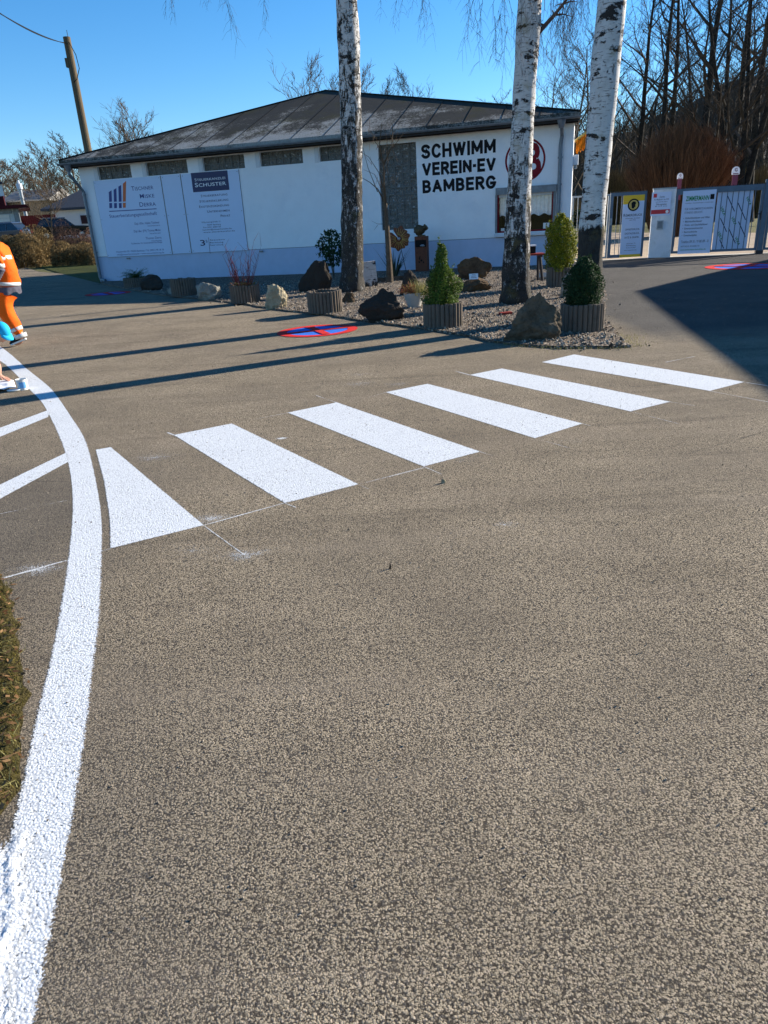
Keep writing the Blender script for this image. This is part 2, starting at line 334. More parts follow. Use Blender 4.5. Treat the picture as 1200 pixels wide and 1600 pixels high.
def window_glass():
    t = NT('clear_pane'); g = t.n('ShaderNodeBsdfGlossy'); g.inputs['Roughness'].default_value = .03; g.inputs[0].default_value = (.9, .9, .9, 1)
    tr = t.n('ShaderNodeBsdfTransparent'); mx = t.n('ShaderNodeMixShader'); mx.inputs[0].default_value = .02
    t.t.links.new(tr.outputs[0], mx.inputs[1]); t.t.links.new(g.outputs[0], mx.inputs[2]); t.t.links.new(mx.outputs[0], t.out.inputs[0]); return t.m
MA['pane'] = window_glass()
# ------------------------------------------------------------------ writing
_dg = None
def glyphs(body, bold=0.0, caps=False, thick=.0):
    cu = bpy.data.curves.new('lettering', 'FONT'); cu.body = body; cu.offset = bold; cu.resolution_u = 3; cu.small_caps_scale = .8; cu.space_character = 1.05
    if caps:
        for bf in cu.body_format: bf.use_small_caps = True
    o = bpy.data.objects.new('lettering', cu); C.objects.link(o)
    bpy.context.view_layer.update()
    me = bpy.data.meshes.new_from_object(o.evaluated_get(bpy.context.evaluated_depsgraph_get()))
    vs = [tuple(v.co) for v in me.vertices]; fs = [tuple(p.vertices) for p in me.polygons]
    bpy.data.objects.remove(o); bpy.data.curves.remove(cu); bpy.data.meshes.remove(me)
    return vs, fs
def write(mb, body, P, U, V, width, cap, bold=0.0, caps=False, lift=(0, 0, 0)):
    """letters fitted to a width and a capital height on the plane P + U*x + V*y"""
    vs, fs = glyphs(body, bold, caps)
    if not vs: return
    x0 = min(v[0] for v in vs); x1 = max(v[0] for v in vs); k = width / (x1 - x0); ky = cap / .70
    P = Vector(P) + Vector(lift)
    mb.add([P + U * ((v[0] - x0) * k) + V * (v[1] * ky) for v in vs], fs)
def wtext(mb, pl, body, L, R, cap_px, o, bold=0.0, caps=False):
    """baseline from pixel L to pixel R on a wall plane, cap height in pixels"""
    a0, z0 = pl.px(*L, o); a1, z1 = pl.px(*R, o); _, zt = pl.px(L[0], L[1] - cap_px, o)
    z0 = z1 = (z0 + z1) / 2
    write(mb, body, pl.P(a0, z0, o), pl.u, Vector((0, 0, 1)), a1 - a0, zt - pl.px(*L, o)[1], bold, caps)
def _arc(cx, cy, rx, ry, a0, a1, k=12): return [(cx + rx * cos(radians(a0 + (a1 - a0) * i / k)), cy + ry * sin(radians(a0 + (a1 - a0) * i / k))) for i in range(k + 1)]
BLOCK = {'S': (.62, [_arc(.31, .76, .31, .24, 25, 270, 12) + _arc(.31, .26, .31, .26, 90, -155, 12)[0:]]), 'C': (.66, [_arc(.36, .5, .36, .5, 42, 318, 18)]), 'H': (.64, [[(0, 0), (0, 1)], [(.64, 0), (.64, 1)], [(0, .5), (.64, .5)]]),
    'W': (.98, [[(0, 1), (.25, 0), (.49, 1), (.73, 0), (.98, 1)]]), 'I': (0, [[(0, 0), (0, 1)]]), 'M': (.82, [[(0, 0), (0, 1), (.41, .22), (.82, 1), (.82, 0)]]), 'V': (.68, [[(0, 1), (.34, 0), (.68, 1)]]),
    'E': (.52, [[(.52, 0), (0, 0), (0, 1), (.52, 1)], [(0, .52), (.46, .52)]]), 'R': (.58, [[(0, 0), (0, 1), (.30, 1)] + _arc(.30, .74, .28, .26, 80, -80, 8) + [(.0, .48)], [(.28, .48), (.60, 0)]]), 'N': (.64, [[(0, 0), (0, 1), (.64, 0), (.64, 1)]]),
    'B': (.58, [[(0, 0), (0, 1), (.28, 1)] + _arc(.28, .76, .25, .24, 80, -80, 8) + [(0, .52)], [(.28, .52)] + _arc(.30, .26, .28, .26, 80, -80, 8) + [(0, 0)]]), 'A': (.70, [[(0, 0), (.35, 1), (.70, 0)], [(.13, .32), (.57, .32)]]),
    'G': (.68, [_arc(.36, .5, .36, .5, 42, 350, 18), [(.40, .42), (.70, .42)]]), '\u00b7': (.06, [[(0, .5), (.06, .5)]])}
def blockwrite(mb, pl, body, a0, a1, z0, z1, o, wd):
    gap = .40; tot = sum(BLOCK[c][0] for c in body) + gap * (len(body) - 1); h = z1 - z0 - wd; k = (a1 - a0 - wd) / tot; x = 0; dz = 0
    for c in body:
        w_, strokes = BLOCK[c]
        runs = []
        for st in strokes:
            cur = [st[0]]
            for i in range(1, len(st)):
                cur.append(st[i])
                if i < len(st) - 1:
                    v1 = Vector((st[i][0] - st[i - 1][0], st[i][1] - st[i - 1][1])).normalized(); v2 = Vector((st[i + 1][0] - st[i][0], st[i + 1][1] - st[i][1])).normalized()
                    if v1.dot(v2) < .1: runs.append(cur); cur = [st[i]]
            runs.append(cur)
        for st in runs:
            P = [Vector((a0 + wd / 2 + (x + p[0]) * k, z0 + wd / 2 + p[1] * h, 0)) for p in st]; L = []; R = []; n = len(P); w2 = wd / 2
            for i in range(n):
                d1 = (P[i] - P[i - 1]).normalized() if i else None; d2 = (P[i + 1] - P[i]).normalized() if i < n - 1 else None
                d1 = d1 or d2; d2 = d2 or d1; n1 = Vector((-d1.y, d1.x, 0)); n2 = Vector((-d2.y, d2.x, 0)); m = n1 + n2; m = m / max(.35, m.dot(n1)) if m.length > .2 else n1
                e = (-d2 if i == 0 else d1 if i == n - 1 else Vector((0, 0, 0))) * w2 * (.98 if c in 'IEHRBSCG\u00b7' else .6)
                L.append(P[i] + m * w2 + e); R.append(P[i] - m * w2 + e)
            dz += .00012; mb.add([pl.P(p.x, p.y, o + dz) for q in zip(L, R) for p in q], [(2 * i, 2 * i + 1, 2 * i + 3, 2 * i + 2) for i in range(n - 1)])
        x += w_ + gap
def rnd(seed): return random.Random(seed)
exec_order = []
# ------------------------------------------------------------------ ground, roads, markings
def rise(x, y):
    if x > -7: return 0.0
    k = min(1, (-7 - x) / 6.0); a = max(0.0, min(1.0, (y - 50) / 14.0)); return 1.55 * a * a * (3 - 2 * a) * k
def terrain():
    xs = sorted(set([-1500, -600, -250, -120] + list(range(-80, 81, 4)) + [-7, 120, 250, 600, 1500])); ys = sorted(set([-1500, -300, -60, -20] + list(range(0, 121, 4)) + [50, 160, 300, 700, 2000]))
    mb = MB(); vs = [(x, y, rise(x, y) - .03) for y in ys for x in xs]; n = len(xs)
    mb.add(vs, [(j * n + i, j * n + i + 1, (j + 1) * n + i + 1, (j + 1) * n + i) for j in range(len(ys) - 1) for i in range(n - 1)])
    return mb
struct(terrain().build('ground', MA['field'], smooth=True))
def sheet(name, m, pts, z, kind='structure'):
    mb = MB(); mb.add([(p[0], p[1], z) for p in pts], [tuple(range(len(pts)))]); o = mb.build(name, m); o['kind'] = kind; return o
WA, WB = G(157, 441), G(780, 418)
WALL = Plane(WA, WB - WA)
WL = WALL.px(893, 300)[0]                       # length of the facade
GL = Plane(Vector((9.0, 23.45, 0)), Vector((cos(radians(-4)), sin(radians(-4)), 0)))     # small gate and fence, left of the column
GR = Plane(Vector((9.3, 23.35, 0)), Vector((cos(radians(-17)), sin(radians(-17)), 0)))   # big gate, right of the column
c1 = WALL.P(WL, 0); c0 = WALL.P(0, 0)
road = [(-70, -12), (40, -12), (40, 14), GR.P(12, 0), GR.P(0, 0), GL.P(0, 0), GL.P(-3.1, 0), c1, c0, (-13.3, 34.2), (-17.5, 40), (-21.5, 47.5), (-24, 49), (-70, 49)]
sheet('asphalt_road', MA['asphalt'], road, 0)
bed = [(-9.2, 25.9), (-5.64, 19.9), (-3.8, 17.55), (-2.72, 16.02), (-1.93, 14.68), (-.96, 13.49), (-.25, 12.33), (.56, 11.16), (1.21, 10.05), (1.66, 9.17), (2.27, 8.62), (3.0, 8.45), (3.15, 9.2), (3.44, 10.78), (4.3, 13.5), (5.21, 16.7), (5.64, 18.39), (5.99, 22.3), WALL.P(WL, 0, .02), WALL.P(0, 0, .02)]
def ragged(pts, amp, step, seed, closed=True):
    r = rnd(seed); out = []; n = len(pts)
    for i in range(n if closed else n - 1):
        a = Vector((pts[i][0], pts[i][1], 0)); b = Vector((pts[(i + 1) % n][0], pts[(i + 1) % n][1], 0)); d = b - a; k = max(1, int(d.length / step)); nn = Vector((-d.y, d.x, 0)).normalized() if d.length else Vector()
        for j in range(k): out.append(a + d * (j / k) + nn * r.uniform(-amp, amp) * (0 if j == 0 and False else 1))
    return out
bp = ragged(bed[:18], .035, .22, 3, False) + [Vector((*p[:2], 0)) for p in bed[17:]]
mb = MB(); n = len(bp); mb.add([(p.x, p.y, .004) for p in bp] + [(p.x, p.y, .03) for p in bp], [tuple(range(n, 2 * n))] + [(i, (i + 1) % n, n + (i + 1) % n, n + i) for i in range(n)])
struct(mb.build('gravel_bed', MA['gravel']))
def inside(x, y, poly):
    c = False; n = len(poly); j = n - 1
    for i in range(n):
        if (poly[i][1] > y) != (poly[j][1] > y) and x < (poly[j][0] - poly[i][0]) * (y - poly[i][1]) / (poly[j][1] - poly[i][1]) + poly[i][0]: c = not c
        j = i
    return c
r = rnd(11); mb = MB(); cnt = 0
OCT = [(1, 0, 0), (-1, 0, 0), (0, 1, 0), (0, -1, 0), (0, 0, 1), (0, 0, -1)]; OF = [(0, 2, 4), (2, 1, 4), (1, 3, 4), (3, 0, 4), (2, 0, 5), (1, 2, 5), (3, 1, 5), (0, 3, 5)]
while cnt < 9000:
    x, y = r.uniform(-8, 6), 8.3 + 14 * r.random() ** 1.5
    if not inside(x, y, bed):
        if not (inside(x + r.uniform(-.25, .25), y + r.uniform(-.2, .35), bed) and r.random() < .15): continue
        z = .004
    else: z = .03
    s = r.uniform(.010, .026) * (1 + .25 * (r.random() < .1)); q = Quaternion((r.random(), r.random(), r.random(), r.random())).normalized(); sx = (s * r.uniform(.8, 1.5), s, s * r.uniform(.5, .8))
    mb.add([q @ Vector((a * sx[0], b * sx[1], c * sx[2])) * r.uniform(.8, 1.15) + Vector((x, y, z + s * .35)) for a, b, c in OCT], OF, r.random()); cnt += 1
tag(mb.build('gravel_stones', MA['pebble']), kind='stuff')
mb2 = MB(); r2 = rnd(91)
for i in range(2600):
    y = 1.2 + 12 * r2.random() ** 1.3; x = r2.uniform(-.5, .62) * (y + 2.2) * 1.0; s = r2.uniform(.0012, .0032) * (1 + .12 * y); q = Quaternion((r2.random(), r2.random(), r2.random(), r2.random())).normalized()
    if inside(x, y, bed): continue
    mb2.add([q @ Vector((a * s * 1.3, b * s, c * s * .7)) + Vector((x, y, s * .5 + .001)) for a, b, c in OCT], OF, r2.random())
tag(mb2.build('loose_grit', MA['pebble']), kind='stuff')
# weeds and dead leaves on the edge of the bed
def blades(mb, r, p, h, wd, lean=.6, n=1):
    for _ in range(n):
        a = r.uniform(0, 2 * pi); d = Vector((cos(a), sin(a), 0)); s = Vector((-sin(a), cos(a), 0)) * wd; ln = r.uniform(0, lean) * h; hh = h * r.uniform(.5, 1)
        mb.add([p - s, p + s, p + d * ln * .5 + Vector((0, 0, hh * .6)) + s * .6, p + d * ln * .5 + Vector((0, 0, hh * .6)) - s * .6, p + d * ln + Vector((0, 0, hh))], [(0, 1, 2, 3), (3, 2, 4)], r.random())
mb = MB()
for i in range(1500):
    t_ = r.random(); k = 9 + r.random() * 3; a = Vector((*bed[int(k)][:2], 0)); b = Vector((*bed[int(k) + 1][:2], 0)); p = a.lerp(b, k % 1) + Vector((r.gauss(0, .12), r.gauss(.05, .12), .01)); blades(mb, r, p, r.uniform(.01, .035), .0025)
tag(mb.build('weeds', MA['drygrass']), kind='stuff')
mb = MB()
for i in range(420):
    x, y = r.uniform(-6, 5.6), 8.6 + 13 * r.random() ** 1.4
    if not inside(x, y, bed): continue
    p = Vector((x, y, .055 + r.random() * .02)); a = r.uniform(0, 2 * pi); d = Vector((cos(a), sin(a), r.uniform(-.4, .4))) * r.uniform(.012, .03); s = Vector((-sin(a), cos(a), r.uniform(-.6, .6))) * r.uniform(.008, .016); mb.add([p - d, p - s * .8, p + d, p + s], [(0, 1, 2, 3)], r.random())
tag(mb.build('fallen_leaves', MA['litter']), kind='stuff')
# lawn by the building and ground behind the gate
lawn = [G(58, 414.5), G(70, 409), G(155, 396), (-12, 44), c0 + Vector((-.4, .4, 0)), G(156, 442), G(150, 440), G(108, 431)]
sheet('lawn', MA['lawn'], [G(58, 416), G(108, 431), G(156, 443), (-9.6, 45), (-23, 62)], .006)
sheet('sandy_path', MA['path'], [GL.P(-3.6, 0, 0), GR.P(8, 0, 0), (21, 30), (17, 45), (13.5, 62), (13, 90), (19, 90), (24, 120), (6, 120), (7.5, 60), (6.8, 26)], -.012)
sheet('concrete_threshold', MA['concrete'], [GL.P(-2.9, 0, .16), GL.P(.2, 0, .16), GR.P(8, 0, .22), GR.P(8, 0, -.2), GR.P(0, 0, -.2), GL.P(-2.9, 0, -.2)], .008)
# ---- painted markings
def stripmesh(center_pairs, fe=.02, z=.004):
    """band from left/right edge point pairs with a ragged feather"""
    vs, cov = [], []
    for L, R in center_pairs:
        d = (R - L).normalized(); vs += [L - d * fe, L + d * fe, R - d * fe, R + d * fe]; cov += [0, 1, 1, 0]
    n = len(center_pairs); fs = [(i * 4 + k, i * 4 + k + 1, i * 4 + k + 5, i * 4 + k + 4) for i in range(n - 1) for k in range(3)]
    return [(v.x, v.y, z) for v in vs], fs, cov
def band(name, m, pairs, label=None, fe=.02, z=.004, **kw):
    vs, fs, cov = stripmesh(pairs, fe, z); mb = MB(); mb.add(vs, fs); return mb, cov
def polypaint(pts, fe=.02, z=.004):
    pts = [Vector((p[0], p[1], 0)) for p in pts]; n = len(pts); ctr = sum(pts, Vector()) / n; area = sum(pts[i].x * pts[(i + 1) % n].y - pts[(i + 1) % n].x * pts[i].y for i in range(n))
    inn, out = [], []
    for i in range(n):
        a, b, c = pts[i - 1], pts[i], pts[(i + 1) % n]; n1 = Vector(((b - a).y, -(b - a).x, 0)).normalized(); n2 = Vector(((c - b).y, -(c - b).x, 0)).normalized()
        if area < 0: n1, n2 = -n1, -n2
        m = n1 + n2; m = m / max(.3, m.dot(n1)) if m.length > 1e-6 else n1
        out.append(b + m * fe); inn.append(b - m * fe)
    mb = MB(); mb.add([(p.x, p.y, z) for p in inn + out], [tuple(range(n))] + [(i, (i + 1) % n, n + (i + 1) % n, n + i) for i in range(n)])
    return mb, [1] * n + [0] * n
ZS = [[(150, 703), (173, 699), (318, 821), (173, 857), (172, 810), (163, 752)], [(272, 680), (362, 662), (560, 757), (445, 786)], [(450, 645), (526, 629), (750, 706), (662, 729)], [(603, 613), (668, 600), (910, 662), (836, 685)], [(734, 586), (784, 576), (1047, 628), (985, 643)], [(847, 566), (897, 554), (1163, 597), (1109, 611)]]
ZL = ['white zebra stripe nearest the curved line, cut to a tapering wedge', 'white zebra stripe second from the curved line, next to the wedge-shaped one', 'white zebra stripe third from the curved line, in the middle of the crossing', 'white zebra stripe fourth from the curved line, below the painted roundel and big boulder', 'white zebra stripe fifth from the curved line, second nearest the gravel bed tip', 'white zebra stripe nearest the gravel bed tip and reaching the big shadow']
for q, lb in zip(ZS, ZL):
    mb, cov = polypaint([G(*p) for p in q], .013, .002)
    tag(mb.build('zebra_stripe', MA['white_paint'], cover=cov), lb, 'road marking', 'white stripes of the zebra crossing', 'structure')
RE = [(-14, 536), (5.6, 545), (44, 578), (79, 607), (94, 626), (110, 650), (131, 684), (143, 721), (154, 775), (158.5, 817), (158.5, 855), (157, 900), (155, 950), (150, 1000), (142, 1060), (136, 1115), (129, 1170), (120, 1225), (113, 1270), (105, 1310), (95, 1367), (84, 1425), (71, 1490), (60, 1550), (50, 1600), (38, 1660)]
LE = [(-30, 545), (-6, 560), (16, 576), (47, 609), (58, 620), (71, 637), (94, 684), (105, 715), (112, 752), (114, 796), (111, 841), (104, 900), (97, 945), (87, 1000), (75, 1055), (60, 1115), (50, 1165), (37, 1225), (28, 1265), (20, 1300), (5, 1362), (-9, 1425), (-22, 1490), (-34, 1550), (-44, 1600), (-60, 1660)]
def dens(l, k=4):
    out = []
    for i in range(len(l) - 1):
        p = [Vector(l[max(0, min(len(l) - 1, j))]) for j in (i - 1, i, i + 1, i + 2)]
        for s in range(k):
            t = s / k; out.append(.5 * ((2 * p[1]) + (-p[0] + p[2]) * t + (2 * p[0] - 5 * p[1] + 4 * p[2] - p[3]) * t * t + (-p[0] + 3 * p[1] - 3 * p[2] + p[3]) * t ** 3))
    return out + [Vector(l[-1])]
pairs = list(zip([G(*p) for p in dens([(float(a), float(b)) for a, b in LE])], [G(*p) for p in dens([(float(a), float(b)) for a, b in RE])]))
mb, cov = band('', None, pairs, fe=.026, z=.0016)
tag(mb.build('edge_line', MA['white_paint'], cover=cov), 'long curved white edge line sweeping past the verge', 'road marking', kind='structure')
for q, lb in (([(75, 652), (79, 640), (0, 669), (-60, 692), (-60, 708), (0, 683)], 'upper white hatch bar left of the curved line'), ([(107, 722), (103, 708), (0, 758), (-60, 790), (-60, 815), (0, 780)], 'lower white hatch bar left of the curved line')):
    mb, cov = polypaint([G(*p) for p in q], .01, .0032); tag(mb.build('hatch_bar', MA['white_paint'], cover=cov), lb, 'road marking', 'hatch bars left of the curved line', 'structure')
mb = MB(); cov = []
for a, b, wd in (((0, 905), (104, 876), .018), ((0, 803), (104, 782), .010), ((318, 821), (383, 868), .011), ((318, 821), (445, 786), .014), ((445, 786), (662, 731), .012), ((445, 786), (462, 793), .012), ((560, 757), (576, 764), .012), ((272, 680), (262, 676), .02), ((362, 662), (450, 645), .009), ((526, 629), (494, 618), .012), ((662, 729), (690, 741), .01),
                 ((750, 706), (770, 712), .012), ((603, 613), (575, 621), .008), ((836, 685), (890, 700), .009), ((734, 586), (712, 580), .02), ((910, 662), (925, 666), .01), ((985, 643), (1060, 662), .01), ((1047, 628), (1085, 634), .012), ((1109, 611), (1200, 628), .008), ((1163, 597), (1200, 603), .02), ((173, 857), (158, 862), .012), ((1040, 566), (1085, 557), .012)):
    A, B = G(*a), G(*b); d = (B - A).normalized(); nn = Vector((-d.y, d.x, 0)) * wd; k = max(2, int((B - A).length / .15)); b0 = len(mb.v)
    vs = []
    for i in range(k + 1):
        p = A.lerp(B, i / k); c_ = .62 + .5 * noise.noise(p * 3); vs += [p - nn, p, p + nn]; cov += [0, c_, 0]
    mb.add([(v.x, v.y, .0012) for v in vs], [(i * 3 + j, i * 3 + j + 1, i * 3 + j + 4, i * 3 + j + 3) for i in range(k) for j in range(2)])
tag(mb.build('guide_lines', MA['thin_paint'], cover=cov), 'thin faint white guide lines sprayed around the zebra stripes', 'road marking', kind='structure')
mb = MB(); cov = []
for a, rr, c_ in (((440, 685), .10, .75), ((560, 600), .7, .42), ((240, 715), .5, .45), ((380, 868), .35, .50), ((60, 890), .4, .50), ((330, 810), .35, .50), ((790, 820), .3, .42), ((560, 585), .5, .40), ((620, 600), .6, .42), ((300, 860), .5, .38), ((500, 770), .6, .36), ((720, 720), .6, .36), ((900, 690), .7, .34)):
    A = G(*a); vs = [A + Vector((0, 0, .001))] + [A + Vector((rr * cos(t) * (1 + .3 * sin(3 * t)), rr * .6 * sin(t), .001)) for t in [i * pi / 8 for i in range(16)]]; mb.add(vs, [(0, i + 1, (i + 1) % 16 + 1) for i in range(16)]); cov += [c_] + [0] * 16
tag(mb.build('paint_spatter', MA['thin_paint'], cover=cov), 'faint white overspray specks on the asphalt', 'paint spatter', kind='stuff')
def roundel(c, rad, ang, label):
    t = thing('no_stopping_symbol', label, 'road marking', (c.x, c.y, 0), 'no-stopping symbols painted on the asphalt'); t['kind'] = 'structure'
    def ringpts(r0, a0, a1, k): return [c + Vector((r0 * cos(a), r0 * sin(a), 0)) for a in [a0 + (a1 - a0) * i / k for i in range(k + 1)]]
    mb, cov = polypaint(ringpts(rad * .80, 0, 2 * pi * 35 / 36, 35), .012, .004); mb.build('blue_field', MA['blue_paint'], t, cover=cov)
    a_, b_ = ringpts(rad * .76, 0, 2 * pi, 48), ringpts(rad, 0, 2 * pi, 48); mb, cov = band('', None, list(zip(a_, b_)), fe=.012, z=.0078); mb.build('red_ring', MA['red_paint'], t, cover=cov)
    for s in (0, pi / 2):
        d = Vector((cos(ang + s), sin(ang + s), 0)); nn = Vector((-d.y, d.x, 0)) * rad * .10
        mb, cov = band('', None, [(c + d * k * rad * .8 - nn, c + d * k * rad * .8 + nn) for k in (-1, -.3, .3, 1)], fe=.012, z=.0116 + .0036 * (s > 0)); mb.build('red_bar', MA['red_paint'], t, cover=cov)
roundel(G(496, 517), .63, radians(20), 'red and blue no-stopping roundel painted beside the black boulder, crossed by a thin shadow')
roundel(G(169, 459), .64, radians(30), 'red and blue roundel in the shade near the left drainpipe')
roundel(G(1166, 416.5), .95, radians(45), 'red and blue roundel painted in front of the big gate, half in shadow')
# grassy verge bottom left
vp = [(-1.86, 3.12), (-1.70, 2.86), (-1.52, 2.5), (-1.35, 2.2), (-1.23, 1.9), (-1.175, 1.72), (-1.16, 1.52), (-1.13, 1.40), (-1.16, 1.2), (-1.2, .9), (-1.25, .5), (-4, .5), (-5, 3.6), (-2.2, 3.5)]
vp = [p for p in ragged(vp, .02, .07, 8)]
mb = MB(); n = len(vp); mb.add([(p.x, p.y, .001) for p in vp] + [(p.x * 1.0 - .05, p.y, .010) for p in vp], [tuple(range(n, 2 * n))] + [(i, (i + 1) % n, n + (i + 1) % n, n + i) for i in range(n)])
struct(mb.build('grass_verge', MA['verge']))
r = rnd(5); mb = MB(); m2 = MB(); m3 = MB()
for i in range(26000):
    x = -1.0 - 1.2 * r.random() ** 1.1; y = .7 + 2.6 * r.random()
    if not inside(x + .03 * noise.noise(Vector((x * 20, y * 20, 0))), y, vp): continue
    z = .014 + .010 * noise.noise(Vector((x * 9, y * 9, 3))); p = Vector((x, y, z))
    k = noise.noise(Vector((x * 4, y * 4, 0)))
    if k > -.02: blades(mb, r, p, r.uniform(.012, .03), .0012, 1.1)
    else: blades(m2 if r.random() < .35 else mb, r, p, r.uniform(.01, .035), .0012, 1.6)
for i in range(2400):
    x = -1.05 - 1.1 * r.random(); y = .8 + 2.4 * r.random()
    if not inside(x - .02, y, vp): continue
    p = Vector((x, y, .022 + r.random() * .012)); a = r.uniform(0, 2 * pi); d = Vector((cos(a), sin(a), r.uniform(-.3, .3))) * r.uniform(.008, .022); s = Vector((-sin(a), cos(a), r.uniform(-.5, .5))) * r.uniform(.004, .010)
    m3.add([p - d, p - s * .8, p + d, p + s], [(0, 1, 2, 3)], r.random())
for i in range(260):
    x = -1.05 - 1.0 * r.random(); y = .9 + 2.2 * r.random()
    if not inside(x, y, vp): continue
    p = Vector((x, y, .04)); a = r.uniform(0, 2 * pi); L_ = r.uniform(.03, .10); m2.tube([p, p + Vector((cos(a), sin(a), .15)) * L_ * .5, p + Vector((cos(a + .4), sin(a + .4), .1)) * L_], [.0012, .001, .0005], 3, False, r.random())
tag(mb.build('moss', MA['moss']), kind='stuff'); tag(m2.build('dry_grass', MA['drygrass']), kind='stuff'); tag(m3.build('leaf_litter', MA['litter']), kind='stuff')
# lumpy overspray where the line runs over the verge
mb = MB(); cov = []; nx, ny = 90, 120
x0, x1, y0, y1 = -1.36, -.84, .6, 1.75
for j in range(ny + 1):
    for i in range(nx + 1):
        x = x0 + (x1 - x0) * i / nx; y = y0 + (y1 - y0) * j / ny
        li = -.905 - .17 * max(0, min(1, (y - 1.02) / .5)) - .04 * max(0, y - 1.5) + .012 * sin(y * 21) + .01 * noise.noise(Vector((y * 14, 3, 0)))
        edge = -1.16 + .06 * sin(y * 9) ; fade = max(0, min(1, (1.62 - y) / .2))
        k = max(0, 1 - abs(li - x) / .02) + .35 * max(0, min(1, (li - x) / .03))
        z = .004 + .009 * k * (.6 + .6 * noise.noise(Vector((x * 28, y * 28, 0))) + .3 * noise.noise(Vector((x * 70, y * 70, 5))))
        z += .011 * abs(noise.noise(Vector((x * 45, y * 45, 1)))) * (x < li + .05) + .004 * abs(noise.noise(Vector((x * 130, y * 130, 1)))); mb.v.append((x, y, z))
        c_ = max(0, min(1, (x - (edge - .13)) / .2)) * fade * max(0, min(1, (li + .05 - x) / .03)) ; cov.append(c_ * (1.05 + .5 * noise.noise(Vector((x * 12, y * 12, 8)))))
for j in range(ny):
    for i in range(nx): a = j * (nx + 1) + i; mb.f.append((a, a + 1, a + nx + 2, a + nx + 1)); mb.t.append(.5)
tag(mb.build('paint_overspray', MA['white_paint'], cover=cov, smooth=True), kind='stuff')
# ------------------------------------------------------------------ clubhouse
club = thing('clubhouse', 'long low white clubhouse with a lichen-patched dark pyramid roof', 'building', WALL.P(WL / 2, 0))
EZ = 3.80; EA0 = WALL.px(92, 253, .5)[0]; EA1 = WALL.px(906, 188, .5)[0]
hw = WALL.A + WALL.u * 0
DEP = 12.0
def wpx(x, y, o=0.0): return WALL.px(x, y, o)
# windows as rectangles (a0, a1, z0, z1)
cl = []
for TL, BR in (((150, 255), (206, 275)), ((226, 250), (294, 269)), ((315, 244), (383, 262)), ((405, 237), (474, 257)), ((498, 230), (567, 249))):
    a0, z1 = wpx(*TL); a1, z0 = wpx(*BR); cl.append((a0, a1, z0, z1))
zt = sum(c[3] for c in cl) / 5; zb = sum(c[2] for c in cl) / 5; cl = [(a, b, zb, EZ - .05) for a, b, _, _ in cl]
print('clerestory', zb, zt)
t0 = wpx(590, 223); t1 = wpx(654, 357); tall = (t0[0], t1[0], t1[1], EZ - .14)
k0 = wpx(776, 305); k1 = wpx(864, 360); kio = (k0[0], k1[0], k1[1], k0[1])
print('tall', tall, 'kiosk', kio, 'WL', WL)
holes = cl + [tall, kio]
def wall_cells(zlo, zhi, olo, ohi, mb):
    """front wall split round its openings"""
    xs = sorted(set([0, WL] + [h[0] for h in holes] + [h[1] for h in holes])); zs = sorted(set([zlo, zhi] + [z for h in holes for z in h[2:] if zlo < z < zhi]))
    for i in range(len(xs) - 1):
        run = None
        for j in range(len(zs) - 1):
            cx, cz = (xs[i] + xs[i + 1]) / 2, (zs[j] + zs[j + 1]) / 2
            solid = not any(h[0] < cx < h[1] and h[2] < cz < h[3] for h in holes)
            if solid and run is None: run = zs[j]
            if (not solid) and run is not None: mb.slab(WALL, xs[i], xs[i + 1], run, zs[j], olo, ohi); run = None
        if run is not None: mb.slab(WALL, xs[i], xs[i + 1], run, zhi, olo, ohi)
PLZ = .87
mb = MB(); wall_cells(PLZ, EZ + .1, -.30, 0, mb)
mb.prism([WALL.P(0, 0, -.3), WALL.P(.3, 0, -.3), WALL.P(.3, 0, -DEP), WALL.P(0, 0, -DEP)], 0, EZ + .1); mb.prism([WALL.P(WL - .3, 0, -.3), WALL.P(WL, 0, -.3), WALL.P(WL - .75, 0, -DEP), WALL.P(WL - 1.05, 0, -DEP)], 0, EZ + .1); mb.slab(WALL, .3, WL - 1.05, 0, EZ + .1, -DEP, -DEP + .3)
wallo = mb.build('wall', MA['wall'], club)
mb = MB(); mb.slab(WALL, -.004, WL + .004, 0, PLZ - .012, -.28, -.012); mb.build('plinth', MA['plinth'], club)
mb = MB(); mb.slab(WALL, 0, WL, PLZ - .012, PLZ, -.25, -.02); mb.build('plinth_joint', MA['fascia'], club)
# roof: four slopes meeting in one peak
pk = at(508, 142, 30.0); pk = Vector((pk.x, pk.y, pk.z))
e = [WALL.P(EA0, 0, .5), WALL.P(EA1, 0, .5), WALL.P(EA1 - .8, 0, -DEP - .5), WALL.P(EA0, 0, -DEP - .5)]
top = [Vector((p.x, p.y, EZ + .20)) for p in e]; bot = [Vector((p.x, p.y, EZ + .10)) for p in e]
mb = MB(); mb.add(top + [pk] + bot + [pk - Vector((0, 0, .12))], [(0, 1, 4), (1, 2, 4), (2, 3, 4), (3, 0, 4), (6, 5, 9), (7, 6, 9), (8, 7, 9), (5, 8, 9), (0, 5, 6, 1), (1, 6, 7, 2), (2, 7, 8, 3), (3, 8, 5, 0)])
roof = mb.build('roof', MA['roof'], club)
mb = MB()
fn = (top[1] - top[0]).cross(pk - top[0]).normalized()
if fn.z < 0: fn = -fn
upd = (pk - top[0]); upd = (upd - WALL.u * upd.dot(WALL.u)).normalized()
apk = (pk - top[0]).dot(WALL.u); EL = EA1 - EA0; hsl = (pk - top[0]).dot(upd)
for i in range(1, 16):
    a = EL * i / 16; L_ = hsl * (a / apk if a < apk else (EL - a) / (EL - apk)) * .985
    P0 = top[0] + WALL.u * a + fn * .002; mb.tube([P0, P0 + upd * L_], .009, 4)
for k in (0, 1): mb.tube([top[k] + fn * .01, pk + Vector((0, 0, .01))], .03, 6)
